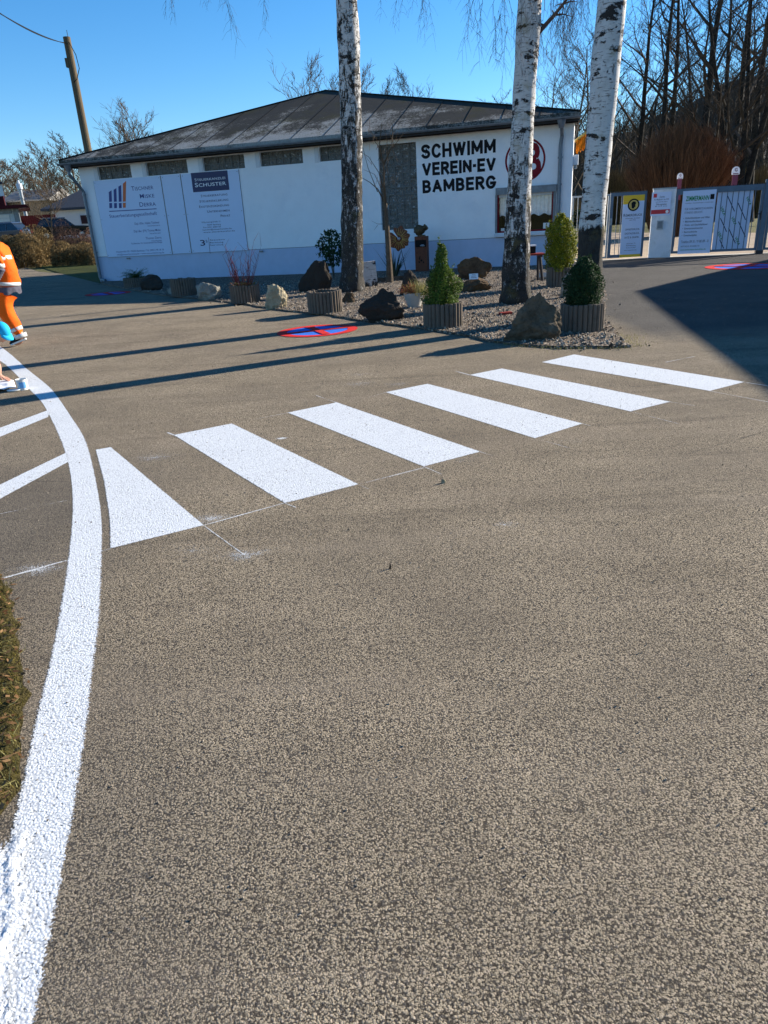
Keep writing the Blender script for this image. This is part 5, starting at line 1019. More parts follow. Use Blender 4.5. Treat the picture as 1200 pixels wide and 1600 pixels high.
# ------------------------------------------------------------------ bare background trees
def bare(seed, H, R0, spread=.55, n1=15, first=.3, upright=.6, trunk_m='bark', twig_m='twig', nt=3, droop=0.0, label='', loc=(0, 0, 0), n3=5, fork=False, tw=1.0):
    r = rnd(seed); t = thing('bare_tree', label, 'tree', loc, 'bare trees beyond the fence and roofs'); loc = Vector(loc); tk = MB(); cr = MB()
    def limb(p, d, L_, rad_, n, lvl, mb, sides):
        P = [p]; 
        for k in range(n): d = (d + Vector((r.gauss(0, .13), r.gauss(0, .13), .06 - droop * (lvl > 1)))).normalized(); P.append(P[-1] + d * L_ / n)
        mb.tube(P, [max(.004, rad_ * (1 - .8 * k / n)) for k in range(n + 1)], sides, False); return P, d
    stems = [(loc, Vector((r.gauss(0, .03), r.gauss(0, .03), 1)).normalized(), H, R0)]
    if fork: stems = [(loc, Vector((s * .35 + r.gauss(0, .05), r.gauss(0, .1), 1)).normalized(), H * r.uniform(.8, 1), R0 * .65) for s in (-1, -.2, .8)]
    for s0, d0, HH, RR in stems:
        P = [s0]; d = d0; n = 10
        for k in range(n): d = (d + Vector((r.gauss(0, .045), r.gauss(0, .045), .05))).normalized(); P.append(P[-1] + d * HH / n)
        tk.tube(P, [RR * (1.25 if k == 0 else 1) * (1 - .88 * k / n) for k in range(n + 1)], 8, False)
        for i in range(n1):
            u = first + (1 - first) * (i + r.random()) / n1; k = min(n - 1, int(u * n)); p = P[k].lerp(P[k + 1], u * n - k); az = r.uniform(0, 6.28); L1 = HH * spread * (1.15 - u) * r.uniform(.7, 1.1) + .5
            Q, dd = limb(p, Vector((cos(az), sin(az), upright + r.uniform(-.2, .3))).normalized(), L1, RR * (1 - .8 * u) * .55, 5, 1, cr, 4)
            for j in range(5):
                q = Q[1 + j % 5]; az2 = az + r.choice((-1, 1)) * r.uniform(.4, 1.1); L2 = L1 * r.uniform(.3, .5); Q2, d2 = limb(q, Vector((cos(az2), sin(az2), upright * .8 + r.uniform(-.1, .4))).normalized(), L2, RR * .13 * (1 - .5 * u), 3, 2, cr, 3)
                for m_ in range(n3):
                    q3 = Q2[1 + m_ % 3]; d3 = (d2 + Vector((r.gauss(0, .6), r.gauss(0, .6), r.gauss(.15, .35) - droop))).normalized(); L3 = L2 * r.uniform(.35, .6); Q3, _ = limb(q3, d3, L3, .014 * tw, 2, 3, cr, 3)
                    for z_ in range(nt): q4 = Q3[1 + z_ % 2]; d4 = (d3 + Vector((r.gauss(0, .5), r.gauss(0, .5), r.gauss(.1, .3) - droop))).normalized(); cr.tube([q4, q4 + d4 * L3 * r.uniform(.4, .8)], [.008 * tw, .005 * tw], 3, False)
    tk.build('trunk', MA[trunk_m], t, smooth=True); cr.build('crown', MA[twig_m], t); return t
def put(proto, label, loc, s=1.0, rz=0.0, sz=1.0):
    c = copy_tree(proto); c['label'] = label; c.location = loc; c.scale = (s, s, s * sz); c.rotation_euler.z = rz; return c
def base_at(x, Y, z=0.0): p = at(x, 360, Y); return Vector((p.x, Y, z))
# right: tall dark trees
T1 = bare(101, 19, .24, .27, 15, .28, .55, label='tall dark straight bare tree just right of the rightmost birch', loc=base_at(1018, 52))
T2 = bare(102, 20, .30, .33, 15, .25, .8, label='tall dark bare tree with steep limbs above the big brown bush', loc=base_at(1085, 48))
T3 = bare(103, 15, .34, .55, 12, .12, .6, label='forked dark tree spreading its limbs above the ice cream sign', loc=base_at(1146, 41), fork=True)
T4 = bare(104, 11, .16, .45, 16, .15, .8, 'bark_brown', 'twig_brown', label='slender brown bare tree rising over the right half of the roof', loc=base_at(770, 75))
far = [(T1, 1040, 56, 1.0, 'second tall straight dark tree right of the rightmost birch, close behind its neighbour'), (T2, 985, 62, .95, 'dark bare tree seen directly right of the rightmost birch crown line'), (T1, 1110, 60, 1.05, 'tall dark bare tree between the brown bush and the forked tree'), (T2, 1168, 54, 1.0, 'tall dark bare tree near the right edge of the picture'), (T1, 1195, 47, .95, 'rightmost tall dark tree, cut by the picture edge'), (T2, 1125, 70, 1.1, 'far dark bare tree behind the forked tree'),
       (T1, 1065, 74, 1.1, 'far dark straight tree behind the brown bush'), (T2, 940, 70, .85, 'dark bare tree partly hidden behind the rightmost birch trunk'), (T1, 1000, 82, 1.0, 'farther dark tree in the gap right of the rightmost birch'), (T2, 1210, 66, 1.1, 'dark bare tree crossing the right picture edge, set farther back'), (T1, 1150, 84, 1.1, 'farthest tall dark tree on the right side')]
r = rnd(40)
for pr_, x, Y, s_, lb in far: put(pr_, lb, base_at(x, Y), s_, r.uniform(0, 6.28))
mid = [(T4, 885, 60, 1.15, 'bare brown tree behind the right end of the roof'), (T4, 915, 66, 1.25, 'bare brown tree between the roof end and the rightmost birch'), (T4, 850, 74, 1.2, 'bare tree showing just right of the middle birch'), (T4, 745, 84, 1.0, 'thin bare tree over the roof left of the middle birch'), (T4, 795, 88, 1.1, 'thin bare tree directly behind the middle birch'), (T4, 960, 78, 1.0, 'low twiggy tree behind the small gate'), (T4, 1180, 80, 1.0, 'low twiggy tree behind the fence at the right edge'), (T4, 1110, 82, 1.0, 'low twiggy tree beside the brown bush'), (T4, 1000, 84, 1.0, 'low twiggy tree left of the brown bush')]
for pr_, x, Y, s_, lb in mid: put(pr_, lb, base_at(x, Y), s_, r.uniform(0, 6.28))
# over the roof
T5 = bare(105, 11.6, .14, .5, 14, .2, 1.3, 'bark_brown', 'twig_brown', label='bare tree with upright twigs behind the roof peak, left of the leftmost birch', loc=base_at(500, 60), nt=3, tw=1.3)
for x, Y, s_, lb in ((575, 66, 1.02, 'bare tree behind the roof just right of the leftmost birch'), (612, 74, 1.05, 'bare tree above the roof right of the leftmost birch, second one'), (645, 76, 1.12, 'isolated bare crown above the roof between two birches'), (682, 88, .95, 'small bare treetop peeping over the roof ridge'), (530, 72, 1.05, 'bare tree hidden behind the leftmost birch above the roof peak')): put(T5, lb, base_at(x, Y), s_, r.uniform(0, 6.28))
T6 = bare(106, 8.0, .16, .5, 10, .45, 1.5, 'bark_brown', 'twig_brown', label='pollarded tree with upright shoots right of the utility pole', loc=base_at(222, 50), nt=3, n3=6)
for x, Y, s_, lb in ((206, 54, .95, 'pollarded tree leaning left over the roof, near the utility pole'), (246, 56, .95, 'pollarded tree with upright shoots, rightmost over the left roof slope'), (265, 62, .92, 'small pollarded tree at the right of the pollard group')): put(T6, lb, base_at(x, Y), s_, r.uniform(0, 6.28))
# left woodland of brown trees
T7 = bare(107, 9.8, .22, .5, 18, .15, .7, 'bark_brown', 'twig_brown', label='broad brown bare tree above the grey barn roof', loc=base_at(60, 105, 1.5), nt=4, tw=2.2)
for x, Y, s_, lb in ((25, 96, .95, 'broad brown bare tree above the white gable at the left edge'), (-5, 100, 1.0, 'brown bare tree cut by the left picture edge'), (95, 92, .95, 'brown bare tree left of the utility pole'), (130, 90, 1.0, 'brown bare tree directly behind the utility pole'), (158, 96, .9, 'brown bare tree just right of the utility pole'), (45, 112, .95, 'far brown bare tree behind the barn'), (80, 116, 1.0, 'far brown bare tree between barn and slate roof'), (185, 100, .7, 'small brown bare tree behind the left roof slope'), (112, 110, .85, 'far brown bare tree over the slate roofed house'), (-30, 104, 1.0, 'brown bare tree mostly outside the left edge')): put(T7, lb, base_at(x, Y, 1.5), s_, r.uniform(0, 6.28))
# hillside beyond
def hill(pts, Y, depth, name='hill'):
    mb = MB(); r = rnd(3); n = 60; vs = []
    P = [at(x, y, Y) for x, y in pts]
    for i in range(n + 1):
        u = i / n * (len(P) - 1); k = min(len(P) - 2, int(u)); p = P[k].lerp(P[k + 1], u - k)
        for j in range(9):
            v = j / 8; z = p.z * (sin(v * pi / 2) ** .8); vs.append((p.x * (1 - .0 * v) , Y - depth * (1 - v), z * (1 + .08 * noise.noise(Vector((i * .5, j * .6, 0)))) - .5 * (1 - v)))
        vs.append((p.x, Y + depth, -1))
    mb.add(vs, [(i * 10 + j, (i + 1) * 10 + j, (i + 1) * 10 + j + 1, i * 10 + j + 1) for i in range(n) for j in range(9)]); return struct(mb.build(name, MA['hill'], smooth=True))
hill([(700, 300), (820, 262), (900, 232), (980, 205), (1060, 170), (1130, 140), (1200, 128), (1300, 110), (1500, 100)], 330, 190)
hill([(-400, 372), (-100, 345), (40, 340), (160, 335), (400, 330), (700, 310)], 420, 160)
# distant wood on the slope
mb = MB(); r = rnd(50)
for i in range(900):
    x = r.uniform(880, 1320); Y = r.uniform(110, 300); p = base_at(x, Y); v = max(0, (Y - 140) / 190); ridge = at(1100, 150, 330).z; top_ = max(0, (x - 760) / 440) * ridge * sin(min(1, v) * pi / 2) ** .8 if Y > 140 else 0; p.z = top_ * .92; H_ = r.uniform(8, 15)
    mb.tube([p, p + Vector((r.gauss(0, .4), 0, H_))], [.18, .03], 3, False)
    for k in range(16): q = p + Vector((0, 0, H_ * r.uniform(.3, .98))); d = Vector((r.gauss(0, 1), r.gauss(0, 1), 1.2)).normalized() * r.uniform(1, 3.2); mb.tube([q, q + d * .5, q + d + Vector((r.gauss(0, .3), 0, .3))], [.05, .035, .015], 3, False)
tag(mb.build('distant_wood', MA['twig']), 'brown bare wood covering the far slope', 'wood', kind='stuff')
mb = MB(); r = rnd(51)
for i in range(5200):
    x = r.uniform(885, 1215); Y = r.uniform(79, 112); p = base_at(x, Y); H_ = r.uniform(.8, 3.4); d = Vector((r.gauss(0, .35), r.gauss(0, .3), 1)).normalized(); mb.tube([p, p + d * H_ * .5, p + d * H_ + Vector((r.gauss(0, .3), 0, 0))], [.018, .012, .006], 3, False, r.random())
tag(mb.build('undergrowth', MA['hedge_leaf']), 'dry brown scrub behind the gates', 'scrub', kind='stuff')
# big brown bush behind the gate
def rodbush(name, label, c, W_, H_, n, m_, seed, cat='bush'):
    t = thing(name, label, cat, c); r = rnd(seed); mb = MB()
    for i in range(n):
        a = r.uniform(0, 6.28); k = sqrt(r.random()); lean = k * r.uniform(.6, 1.1); p = c + Vector((cos(a) * k * W_ * .22, sin(a) * k * W_ * .22, 0)); L_ = H_ * (1.05 - .35 * k * k) * r.uniform(.75, 1.08); d = Vector((cos(a) * lean * W_ * .30, sin(a) * lean * W_ * .30, 0)); P = [p, p + d * .35 + Vector((0, 0, L_ * .45)), p + d * .8 + Vector((r.gauss(0, .06), 0, L_ * .8)), p + d * 1.08 + Vector((r.gauss(0, .1), 0, L_))]
        mb.tube(P, [.014 * H_ / 4.5, .010 * H_ / 4.5, .007 * H_ / 4.5, .004 * H_ / 4.5], 3, False, r.random())
        for j in range(3): q = P[2].lerp(P[3 if j else 1], r.random()); mb.tube([q, q + Vector((r.gauss(0, .15), r.gauss(0, .15), .4)) * r.uniform(.5, 1.2)], [.006, .003], 3, False, r.random())
    mb.build('rods', m_, t); mb = MB(); mb.lathe([(W_ * .2, 0), (W_ * .16, .15), (.05, .2)], c, 12); mb.build('stool', MA['bark'], t); return t
c = base_at(1053, 39); zt_ = at(1053, 207, 39).z; rodbush('willow_bush', 'large dense russet bush of upright rods behind the estate agent board', c, 5.0, zt_, 5200, MA['willow'], 61)
c = base_at(958, 72); rodbush('dry_bush', 'smaller straw-coloured bush behind the banner with the coin', c, 5.5, 4.4, 1700, MA['hedge_leaf'], 62)
c = base_at(1180, 68); rodbush('dry_bush', 'straw-coloured bush behind the fence at the right edge', c, 6.0, 4.0, 1700, MA['hedge_leaf'], 63)
# low clipped evergreen hedge behind gate
def hedge(name, label, A, B, wd, h, m_, n, size, seed, cat='hedge', dome=.12, twigs=True):
    A, B = Vector(A), Vector(B); d = (B - A); L_ = d.length; u = d.normalized(); nn = Vector((-u.y, u.x, 0)); r = rnd(seed); mb = MB()
    t = thing(name, label, cat, (A + B) / 2)
    def smp(r):
        f = r.random(); s = r.random() * L_; k = 1 - .25 * r.random() ** 2; edge = min(1, min(s, L_ - s) / (wd * .5) + .45)
        if f < .35: o = r.uniform(-.5, .5) * wd; z = h * k
        elif f < .85: o = (-.5 if u.x * 0 + 1 else .5) * wd * k * (1 if nn.y > 0 else -1); z = r.random() * h
        else: o = .5 * wd * k * (1 if nn.y > 0 else -1); z = r.random() * h
        w_ = 1 + dome * noise.noise(Vector((s * 1.1, z, seed))) * 2; z = z * edge * w_ * (1 - dome * (2 * o / wd) ** 2); p = A + u * s + nn * o * w_; p.z = A.z + z
        return p, Vector((0, 0, .5))
    leafcloud(mb, r, n, smp, size)
    if twigs:
        for i in range(n // 5):
            p, _ = smp(r); q = A + u * (p - A).dot(u); q.z = A.z + r.random() * .3; mb.tube([q.lerp(p, .3), q.lerp(p, .8), p + Vector((r.gauss(0, .05), r.gauss(0, .05), .08))], [.012, .007, .003], 3, False, r.random())
    mb.build('foliage', m_, t)
    m = MB()
    for i in range(max(3, int(L_ / .5))): p = A + u * (L_ * (i + .5) / max(3, int(L_ / .5))); m.tube([p, p + Vector((r.gauss(0, .1), 0, h * .7))], [.03, .015], 5)
    m.build('stem', MA['bark_brown'], t); return t
hedge('evergreen_hedge', 'low dark green hedge far behind the small gate', base_at(893, 76), base_at(1030, 76), 1.6, 1.35, MA['evergreen'], 5000, .10, 71, twigs=False)
hedge('evergreen_hedge', 'low dark green hedge far behind the big gate', base_at(1075, 70), base_at(1205, 70), 1.4, 1.1, MA['evergreen'], 4000, .10, 72, twigs=False)
# ------------------------------------------------------------------ left background: hedges, houses, cars
A_ = G(22, 421); B_ = G(84, 412.5); hedge('clipped_hedge', 'rounded brown clipped hedge beside the worker, nearer the road', A_ + Vector((.3, .6, 0)), B_ + Vector((0, -1.5, 0)), 1.6, 1.85, MA['hedge_leaf'], 9000, .05, 81, dome=.25)
A_ = base_at(-8, 52); B_ = base_at(36, 52); hedge('clipped_hedge', 'flat-topped brown hedge at the left picture edge behind the worker', A_, B_, 1.4, 1.95, MA['hedge_leaf'], 6000, .05, 82)
A_ = base_at(84, 47, 0); B_ = base_at(150, 45, 0); hedge('clipped_hedge', 'low olive-brown hedge between the round hedge and the house corner', A_, B_, 1.2, 1.15, MA['hedge_leaf'], 6000, .05, 83, dome=.3)
A_ = base_at(76, 53, .1); B_ = base_at(152, 51, .1); hedge('shrub_row', 'reddish-brown twiggy shrubs in front of the parked black car', A_, B_, 1.6, 2.0, MA['hedge_red'], 7000, .05, 84, dome=.4)
def house(name, label, cat, x0, x1, yt, yb, Y, dep, wallm, zb=1.5):
    a = at(x0, (yt + yb) / 2, Y); b = at(x1, (yt + yb) / 2, Y); bb = at(x1, (yt + yb) / 2, Y + dep); zt = (at(x0, yt, Y).z + at(x1, yt, Y).z) / 2; t = thing(name, label, cat, ((a.x + b.x) / 2, Y + dep / 2, 0)); m = MB(); m.prism([(a.x, Y), (b.x, Y), (bb.x, Y + dep), (a.x, Y + dep)], 0, zt); m.build('wall', wallm, t); return t, a.x, b.x, zt
def gable(m, x0, x1, y0, y1, z0, z1, ov=.4):   # ridge along X
    yc = (y0 + y1) / 2; m.add([(x0 - ov, y0 - ov, z0), (x1 + ov, y0 - ov, z0), (x1 + ov, y1 + ov, z0), (x0 - ov, y1 + ov, z0), (x0 - ov, yc, z1), (x1 + ov, yc, z1)] + [(x0 - ov, y0 - ov, z0 - .15), (x1 + ov, y0 - ov, z0 - .15), (x1 + ov, y1 + ov, z0 - .15), (x0 - ov, y1 + ov, z0 - .15)], [(0, 1, 5, 4), (2, 3, 4, 5), (0, 4, 3), (1, 2, 5), (0, 6, 7, 1), (1, 7, 8, 2), (2, 8, 9, 3), (3, 9, 6, 0), (6, 9, 8, 7)])
t, x0, x1, zt = house('white_house', 'white house with a dark slate roof behind the black car', 'house', 84, 160, 322, 400, 74, 9, MA['house_white'])
m = MB(); zr = at(110, 293, 78).z; m.add([(x0 - .6, 73.4, zt - .1), (x1 + .6, 73.4, zt - .1), (x1 + .6, 83.6, zt - .1), (x0 - .6, 83.6, zt - .1), (x0 + 2.6, 78, zr), (x1 - 1, 78, zr)] + [(x0 - .6, 73.4, zt - .3), (x1 + .6, 73.4, zt - .3), (x1 + .6, 83.6, zt - .3), (x0 - .6, 83.6, zt - .3)], [(0, 1, 5, 4), (1, 2, 5), (2, 3, 4, 5), (3, 0, 4), (0, 6, 7, 1), (1, 7, 8, 2), (2, 8, 9, 3), (3, 9, 6, 0), (6, 9, 8, 7)]); m.build('roof', MA['slate'], t)
m = MB(); m.box((x0 + 3.2, 73.98, zt - 1.2), (.9, .06, .9)); w_ = m.build('window', MA['frame_white'], t); m = MB(); m.box((x0 + 3.2, 73.94, zt - 1.2), (.75, .04, .75)); m.build('pane', MA['glass'], w_)
t, x0, x1, zt = house('barn', 'grey roofed weathered timber barn between the white gable and the slate roof', 'barn', 18, 86, 312, 400, 88, 8, MA['grey_boards'])
m = MB(); zr = at(45, 297, 92).z; xr = at(71, 300, 88).x; gable(m, x0, xr, 88, 96, zt, zr); m.build('roof', MA['barn_roof'], t)
m = MB()
for i in range(26): x = x0 + (x1 - x0) * (i + .5) / 26; m.box((x, 87.97, zt / 2 + .5), (.06, .05, zt - 1.2))
m.build('batten', MA['timber'], t)
t, x0, x1, zt = house('white_gable_house', 'pale white house wall cut by the left picture edge', 'house', -60, 16, 289, 400, 78, 10, MA['house_white']); m = MB(); m.prism([(x0, 77.7), (x1 + .25, 77.7), (at(17, 340, 88.3).x, 88.3), (x0, 88.3)], zt + .002, zt + .2); m.build('roof', MA['slate'], t)
m = MB(); zz = at(8, 314, 78).z; m.box(((x0 + x1) / 2, 77.9, zz), (x1 - x0 - .1, .18, .9)); m.build('balcony_band', MA['maroon_wall'], t); m = MB(); q = at(-15, 300, 78); m.box((q.x, 77.96, q.z), (1.2, .06, 1.1)); m.build('window', MA['glass'], t)
q = at(29, 286, 76); q2 = at(29, 330, 76); t = thing('flue', 'white metal flue pipe standing left of the barn roof', 'chimney', (q.x, 76, 0)); m = MB(); m.tube([(q.x, 76, 0), (q.x, 76, q.z - .5)], .17, 12); m.build('pipe', MA['galv'], t); m = MB(); m.tube([(q.x, 76, q.z - .55), (q.x, 76, q.z - .05)], .27, 12); m.tube([(q.x, 76, q.z - .05), (q.x, 76, q.z + .25)], .10, 10); m.build('cowl', MA['frame_white'], t)
t, x0, x1, zt = house('garage', 'pale panelled garage with a flat maroon-edged roof', 'garage', -60, 36, 328, 400, 66, 7, MA['pale_panel']); m = MB(); xe = at(47, 328, 65).x; m.prism([(x0, 65), (xe, 65), (at(47, 328, 74).x, 74), (x0, 74)], zt + .002, zt + .25); m.build('roof', MA['maroon_wall'], t)
m = MB(); xa = at(25, 350, 66).x; m.box(((xa + x1) / 2 + .05, 65.95, zt / 2), (.45, .08, zt - .02)); m.box(((x0 + xa) / 2 - .1, 65.955, zt - .22), (xa - x0 - .01, .06, .3)); m.build('door_frame', MA['zinc'], t)
m = MB()
for i in range(9): m.box(((x0 + xa) / 2 - .2, 65.98, 1.3 + i * .28), (xa - x0 - .4, .05, .255))
m.build('sectional_door', MA['house_white'], t)
P0, P1 = at(32, 338, 70), at(86, 334, 70); t = thing('board_gate', 'dark maroon boarded gate between the garage and the white house', 'gate', ((P0.x + P1.x) / 2, 70, 0)); zt = (P0.z + P1.z) / 2; m = MB(); n = 16
for i in range(n): x = P0.x + (P1.x - P0.x) * (i + .5) / n; m.box((x, 70, zt / 2), ((P1.x - P0.x) / n - .02, .05, zt))
m.build('boards', MA['maroon_wall'], t); m = MB(); m.box(((P0.x + P1.x) / 2, 70.06, zt - .4), (P1.x - P0.x, .06, .12)); m.build('rail', MA['maroon_wall'], t)
def car(label, c, rz, paint, L_=4.4, W_=1.8, H_=1.62, suv=True):
    t = thing('parked_car', label, 'car', c); R = Matrix.Rotation(rz, 3, 'Z'); c = Vector(c)
    body = [(-2.2, .35, .78), (-2.22, .70, .86), (-2.05, .95, .88), (-.9, 1.02, .9), (2.0, 1.05, .9), (2.18, .95, .86), (2.22, .5, .86), (2.15, .28, .8), (-2.1, .28, .8)]
    k = H_ / 1.62
    def loft(prof, m):
        n = len(prof); vs = [c + R @ Vector((x * L_ / 4.4, -w_ * W_ / 1.8, z * k)) for x, z, w_ in prof] + [c + R @ Vector((x * L_ / 4.4, w_ * W_ / 1.8, z * k)) for x, z, w_ in prof]; m.add(vs, [tuple(range(n)), tuple(range(n, 2 * n))[::-1]] + [(i, i + n, (i + 1) % n + n, (i + 1) % n) for i in range(n)])
    m = MB(); loft(body, m); o = m.build('body', paint, t); md = o.modifiers.new('bevel', 'BEVEL'); md.width = .06; md.segments = 3
    m = MB(); loft([(-1.0, 1.0, .84), (-.35, 1.52, .66), (1.55, 1.55, .66), (2.02, 1.04, .80)], m); o = m.build('cabin_glass', MA['glass'], t)
    m = MB(); loft([(-.42, 1.50, .69), (-.25, 1.60, .66), (1.45, 1.62, .66), (1.62, 1.54, .69)], m); m.build('roof', paint, t)
    for s in (-1, 1):
        m = MB(); P = [c + R @ Vector((x * L_ / 4.4, s * y, z * k)) for x, y, z in ((-.3, .6, 1.66), (1.5, .6, 1.67))]; m.tube(P, .02, 6); m.build('roof_rail', MA['chrome'], t)
        for px_ in (.15, .95):
            m = MB(); m.tube([c + R @ Vector((px_, s * .84 * W_ / 1.8, 1.02 * k)), c + R @ Vector((px_ + .03, s * .68 * W_ / 1.8, 1.54 * k))], .035, 5); m.build('pillar', paint, t)
        m = MB(); q = c + R @ Vector((2.18 * L_ / 4.4, s * .72, .88 * k)); m.box(q, (.1, .24, .26), R); m.build('tail_light', MA['tail'], t); m = MB(); q = c + R @ Vector((-2.15 * L_ / 4.4, s * .68, .75 * k)); m.box(q, (.1, .32, .16), R); m.build('headlight', MA['frame_white'], t)
        m = MB(); q = c + R @ Vector((-.75, s * 1.0, 1.05 * k)); m.ball(q, (.12, .1, .08), 2); m.build('mirror', paint, t)
        for x in (-1.38, 1.35):
            q = c + R @ Vector((x * L_ / 4.4, s * .83, .34)); ax = R @ Vector((0, 1, 0)); m = MB(); m.tube([q - ax * .11, q + ax * .11], .34, 20); wh = m.build('wheel', MA['rubber'], t); m = MB(); m.tube([q - ax * .125, q + ax * .125], .20, 10); m.build('rim', MA['chrome'], wh)
    return t
car('black estate car with silver roof rails parked before the white house', at(102, 372, 64.5) * 1.0 + Vector((0, 0, 0)) - Vector((0, 0, at(102, 372, 64.5).z - 1.5)), radians(200), MA['car_black'])
q = at(4, 372, 60); car('dark grey car with curved roof parked before the garage at the left edge', Vector((q.x, 60, 1.40)), radians(-8), MA['car_grey'], 4.2, 1.75, 1.5)
t = bare(108, 4.4, .08, .7, 10, .25, .9, 'bark_brown', 'twig_brown', label='small bare pale-barked tree in front of the maroon gate', loc=base_at(78, 58, .7), nt=2, n3=4)
# utility pole
q = at(104, 58, 36); t = thing('utility_pole', 'tall round timber utility pole behind the left end of the roof', 'pole', (q.x, 36, 0)); m = MB(); m.tube([(q.x, 36, -.3), (q.x, 36, q.z)], [.185, .150], 16); m.build('pole', MA['timber'], t)
m = MB(); m.box((q.x - .14, 35.95, q.z - .95), (.14, .2, .34)); m.build('bracket_box', MA['timber'], t); m = MB(); m.tube([(q.x + .06, 36, q.z), (q.x + .06, 36, q.z + .25)], .015, 5); m.build('lightning_pin', MA['zinc'], t)
m = MB(); m.tube([(q.x + .1, 35.86, q.z - .2), (q.x + .32, 35.8, q.z - .7), (q.x + .36, 35.8, q.z - 1.2), (q.x + .15, 35.84, q.z - 1.6), (q.x + .0, 35.82, q.z - 1.7)], .018, 6); m.build('cable_loop', MA['cable'], t)
for k, (x, y, lb) in enumerate(((-40, -30, 'upper of the two thin overhead cables running to the utility pole'), (-40, -21, 'lower of the two thin overhead cables running to the utility pole'))):
    A_ = Vector((q.x - .08, 35.9, q.z - .22 - .02 * k)); B_ = at(x, y, 24); P = []
    for i in range(25): u = i / 24; p = A_.lerp(B_ + (B_ - A_) * .5, u); p.z -= (.9 - .25 * k) * 4 * u * (1 - u) * .5; P.append(p)
    m = MB(); m.tube(P, .016, 5); o = m.build('overhead_cable', MA['cable'], None, A_); tag(o, lb, 'cable', 'overhead cables')
# neighbouring building outside the frame on the right (its shadow lies on the asphalt)
hb = 4.3; off = Vector((cos(SUN_AZ), sin(SUN_AZ), 0)) * hb / tan(SUN_EL); K = G(992, 455) + off; E1 = (G(1200, 405) - G(990, 455)).normalized(); E2 = (G(1200, 605) - G(1080, 500)).normalized(); E2 = (E2 + (G(1080, 500) - G(990, 455)).normalized() * .6).normalized()
pts = [K + E1 * 9, K, K + E2 * 12, K + E2 * 12 + Vector((12, 0, 0)), K + E1 * 9 + Vector((9, -2, 0))]
t = thing('neighbouring_building', 'flat-roofed white building beyond the right picture edge whose shadow falls on the asphalt', 'building', (K.x + 5, K.y - 3, 0)); cc_ = sum(pts, Vector()) / 5
m = MB(); m.prism([(cc_ + (p - cc_) * .95) for p in pts], 0, hb - .3); m.build('wall', MA['wall'], t); m = MB(); m.prism(pts, hb - .29, hb); m.build('roof', MA['fascia'], t)
m = MB(); a_, b_ = [(cc_ + (p - cc_) * .95) for p in pts[1:3]]; d_ = (b_ - a_).normalized()
for k in (.25, .5, .75): p = a_.lerp(b_, k); m.box((p.x, p.y, 1.7), (1.4, .08, 1.2), atan2(d_.y, d_.x))
m.build('window', MA['glass'], t)
# ------------------------------------------------------------------ people
def skinned(name, verts, edges, m_, parent, sub=2, shapef=None):
    me = bpy.data.meshes.new(name); og = root_loc(parent); me.from_pydata([Vector(v[0]) - og for v in verts], edges, []); o = bpy.data.objects.new(name, me); C.objects.link(o)
    md = o.modifiers.new('skin', 'SKIN'); md.use_smooth_shade = True; md.branch_smoothing = .4
    if not me.skin_vertices: pass
    for i, v in enumerate(verts):
        s = me.skin_vertices[0].data[i]; rr = v[1]; s.radius = rr if hasattr(rr, '__len__') else (rr, rr); s.use_root = (i == 0)
    sb = o.modifiers.new('sub', 'SUBSURF'); sb.levels = sub; sb.render_levels = sub
    bpy.context.view_layer.update(); dg = bpy.context.evaluated_depsgraph_get(); m2 = bpy.data.meshes.new_from_object(o.evaluated_get(dg)); bpy.data.objects.remove(o)
    if shapef:
        for v in m2.vertices: v.co = shapef(v.co + og) - og
    m2.name = name; m2.materials.clear(); m2.materials.append(m_); m2.polygons.foreach_set("use_smooth", [True] * len(m2.polygons)); o = bpy.data.objects.new(name, m2); C.objects.link(o); o.parent = parent; return o
def hand(V, E, wi, wrist, fwd, side, up, k=1.0, curl=.5):
    """palm and five fingers added to a skin graph at vertex index wi"""
    fwd, side, up = fwd.normalized(), side.normalized(), up.normalized(); palm = wrist + fwd * .045 * k; V.append((palm, (.036 * k, .017 * k))); pi_ = len(V) - 1; E.append((wi, pi_)); kn = wrist + fwd * .085 * k
    for j, (sx, L_) in enumerate(((.030, .072), (.010, .082), (-.010, .076), (-.029, .058))):
        p0 = kn + side * sx * k; V.append((p0, .0105 * k)); E.append((pi_, len(V) - 1)); d = fwd.copy(); p = p0
        for s in range(3): d = (d - up * curl * .55).normalized(); p = p + d * L_ * k / 3; V.append((p, (.0095 - .0012 * s) * k)); E.append((len(V) - 2, len(V) - 1))
    p0 = wrist + fwd * .03 * k + side * .034 * k; V.append((p0, .013 * k)); E.append((pi_, len(V) - 1)); d = (fwd + side * .8).normalized(); p = p0
    for s in range(2): p = p + d * .03 * k; d = (d - side * .3 - up * .2).normalized(); V.append((p, .0105 * k)); E.append((len(V) - 2, len(V) - 1))
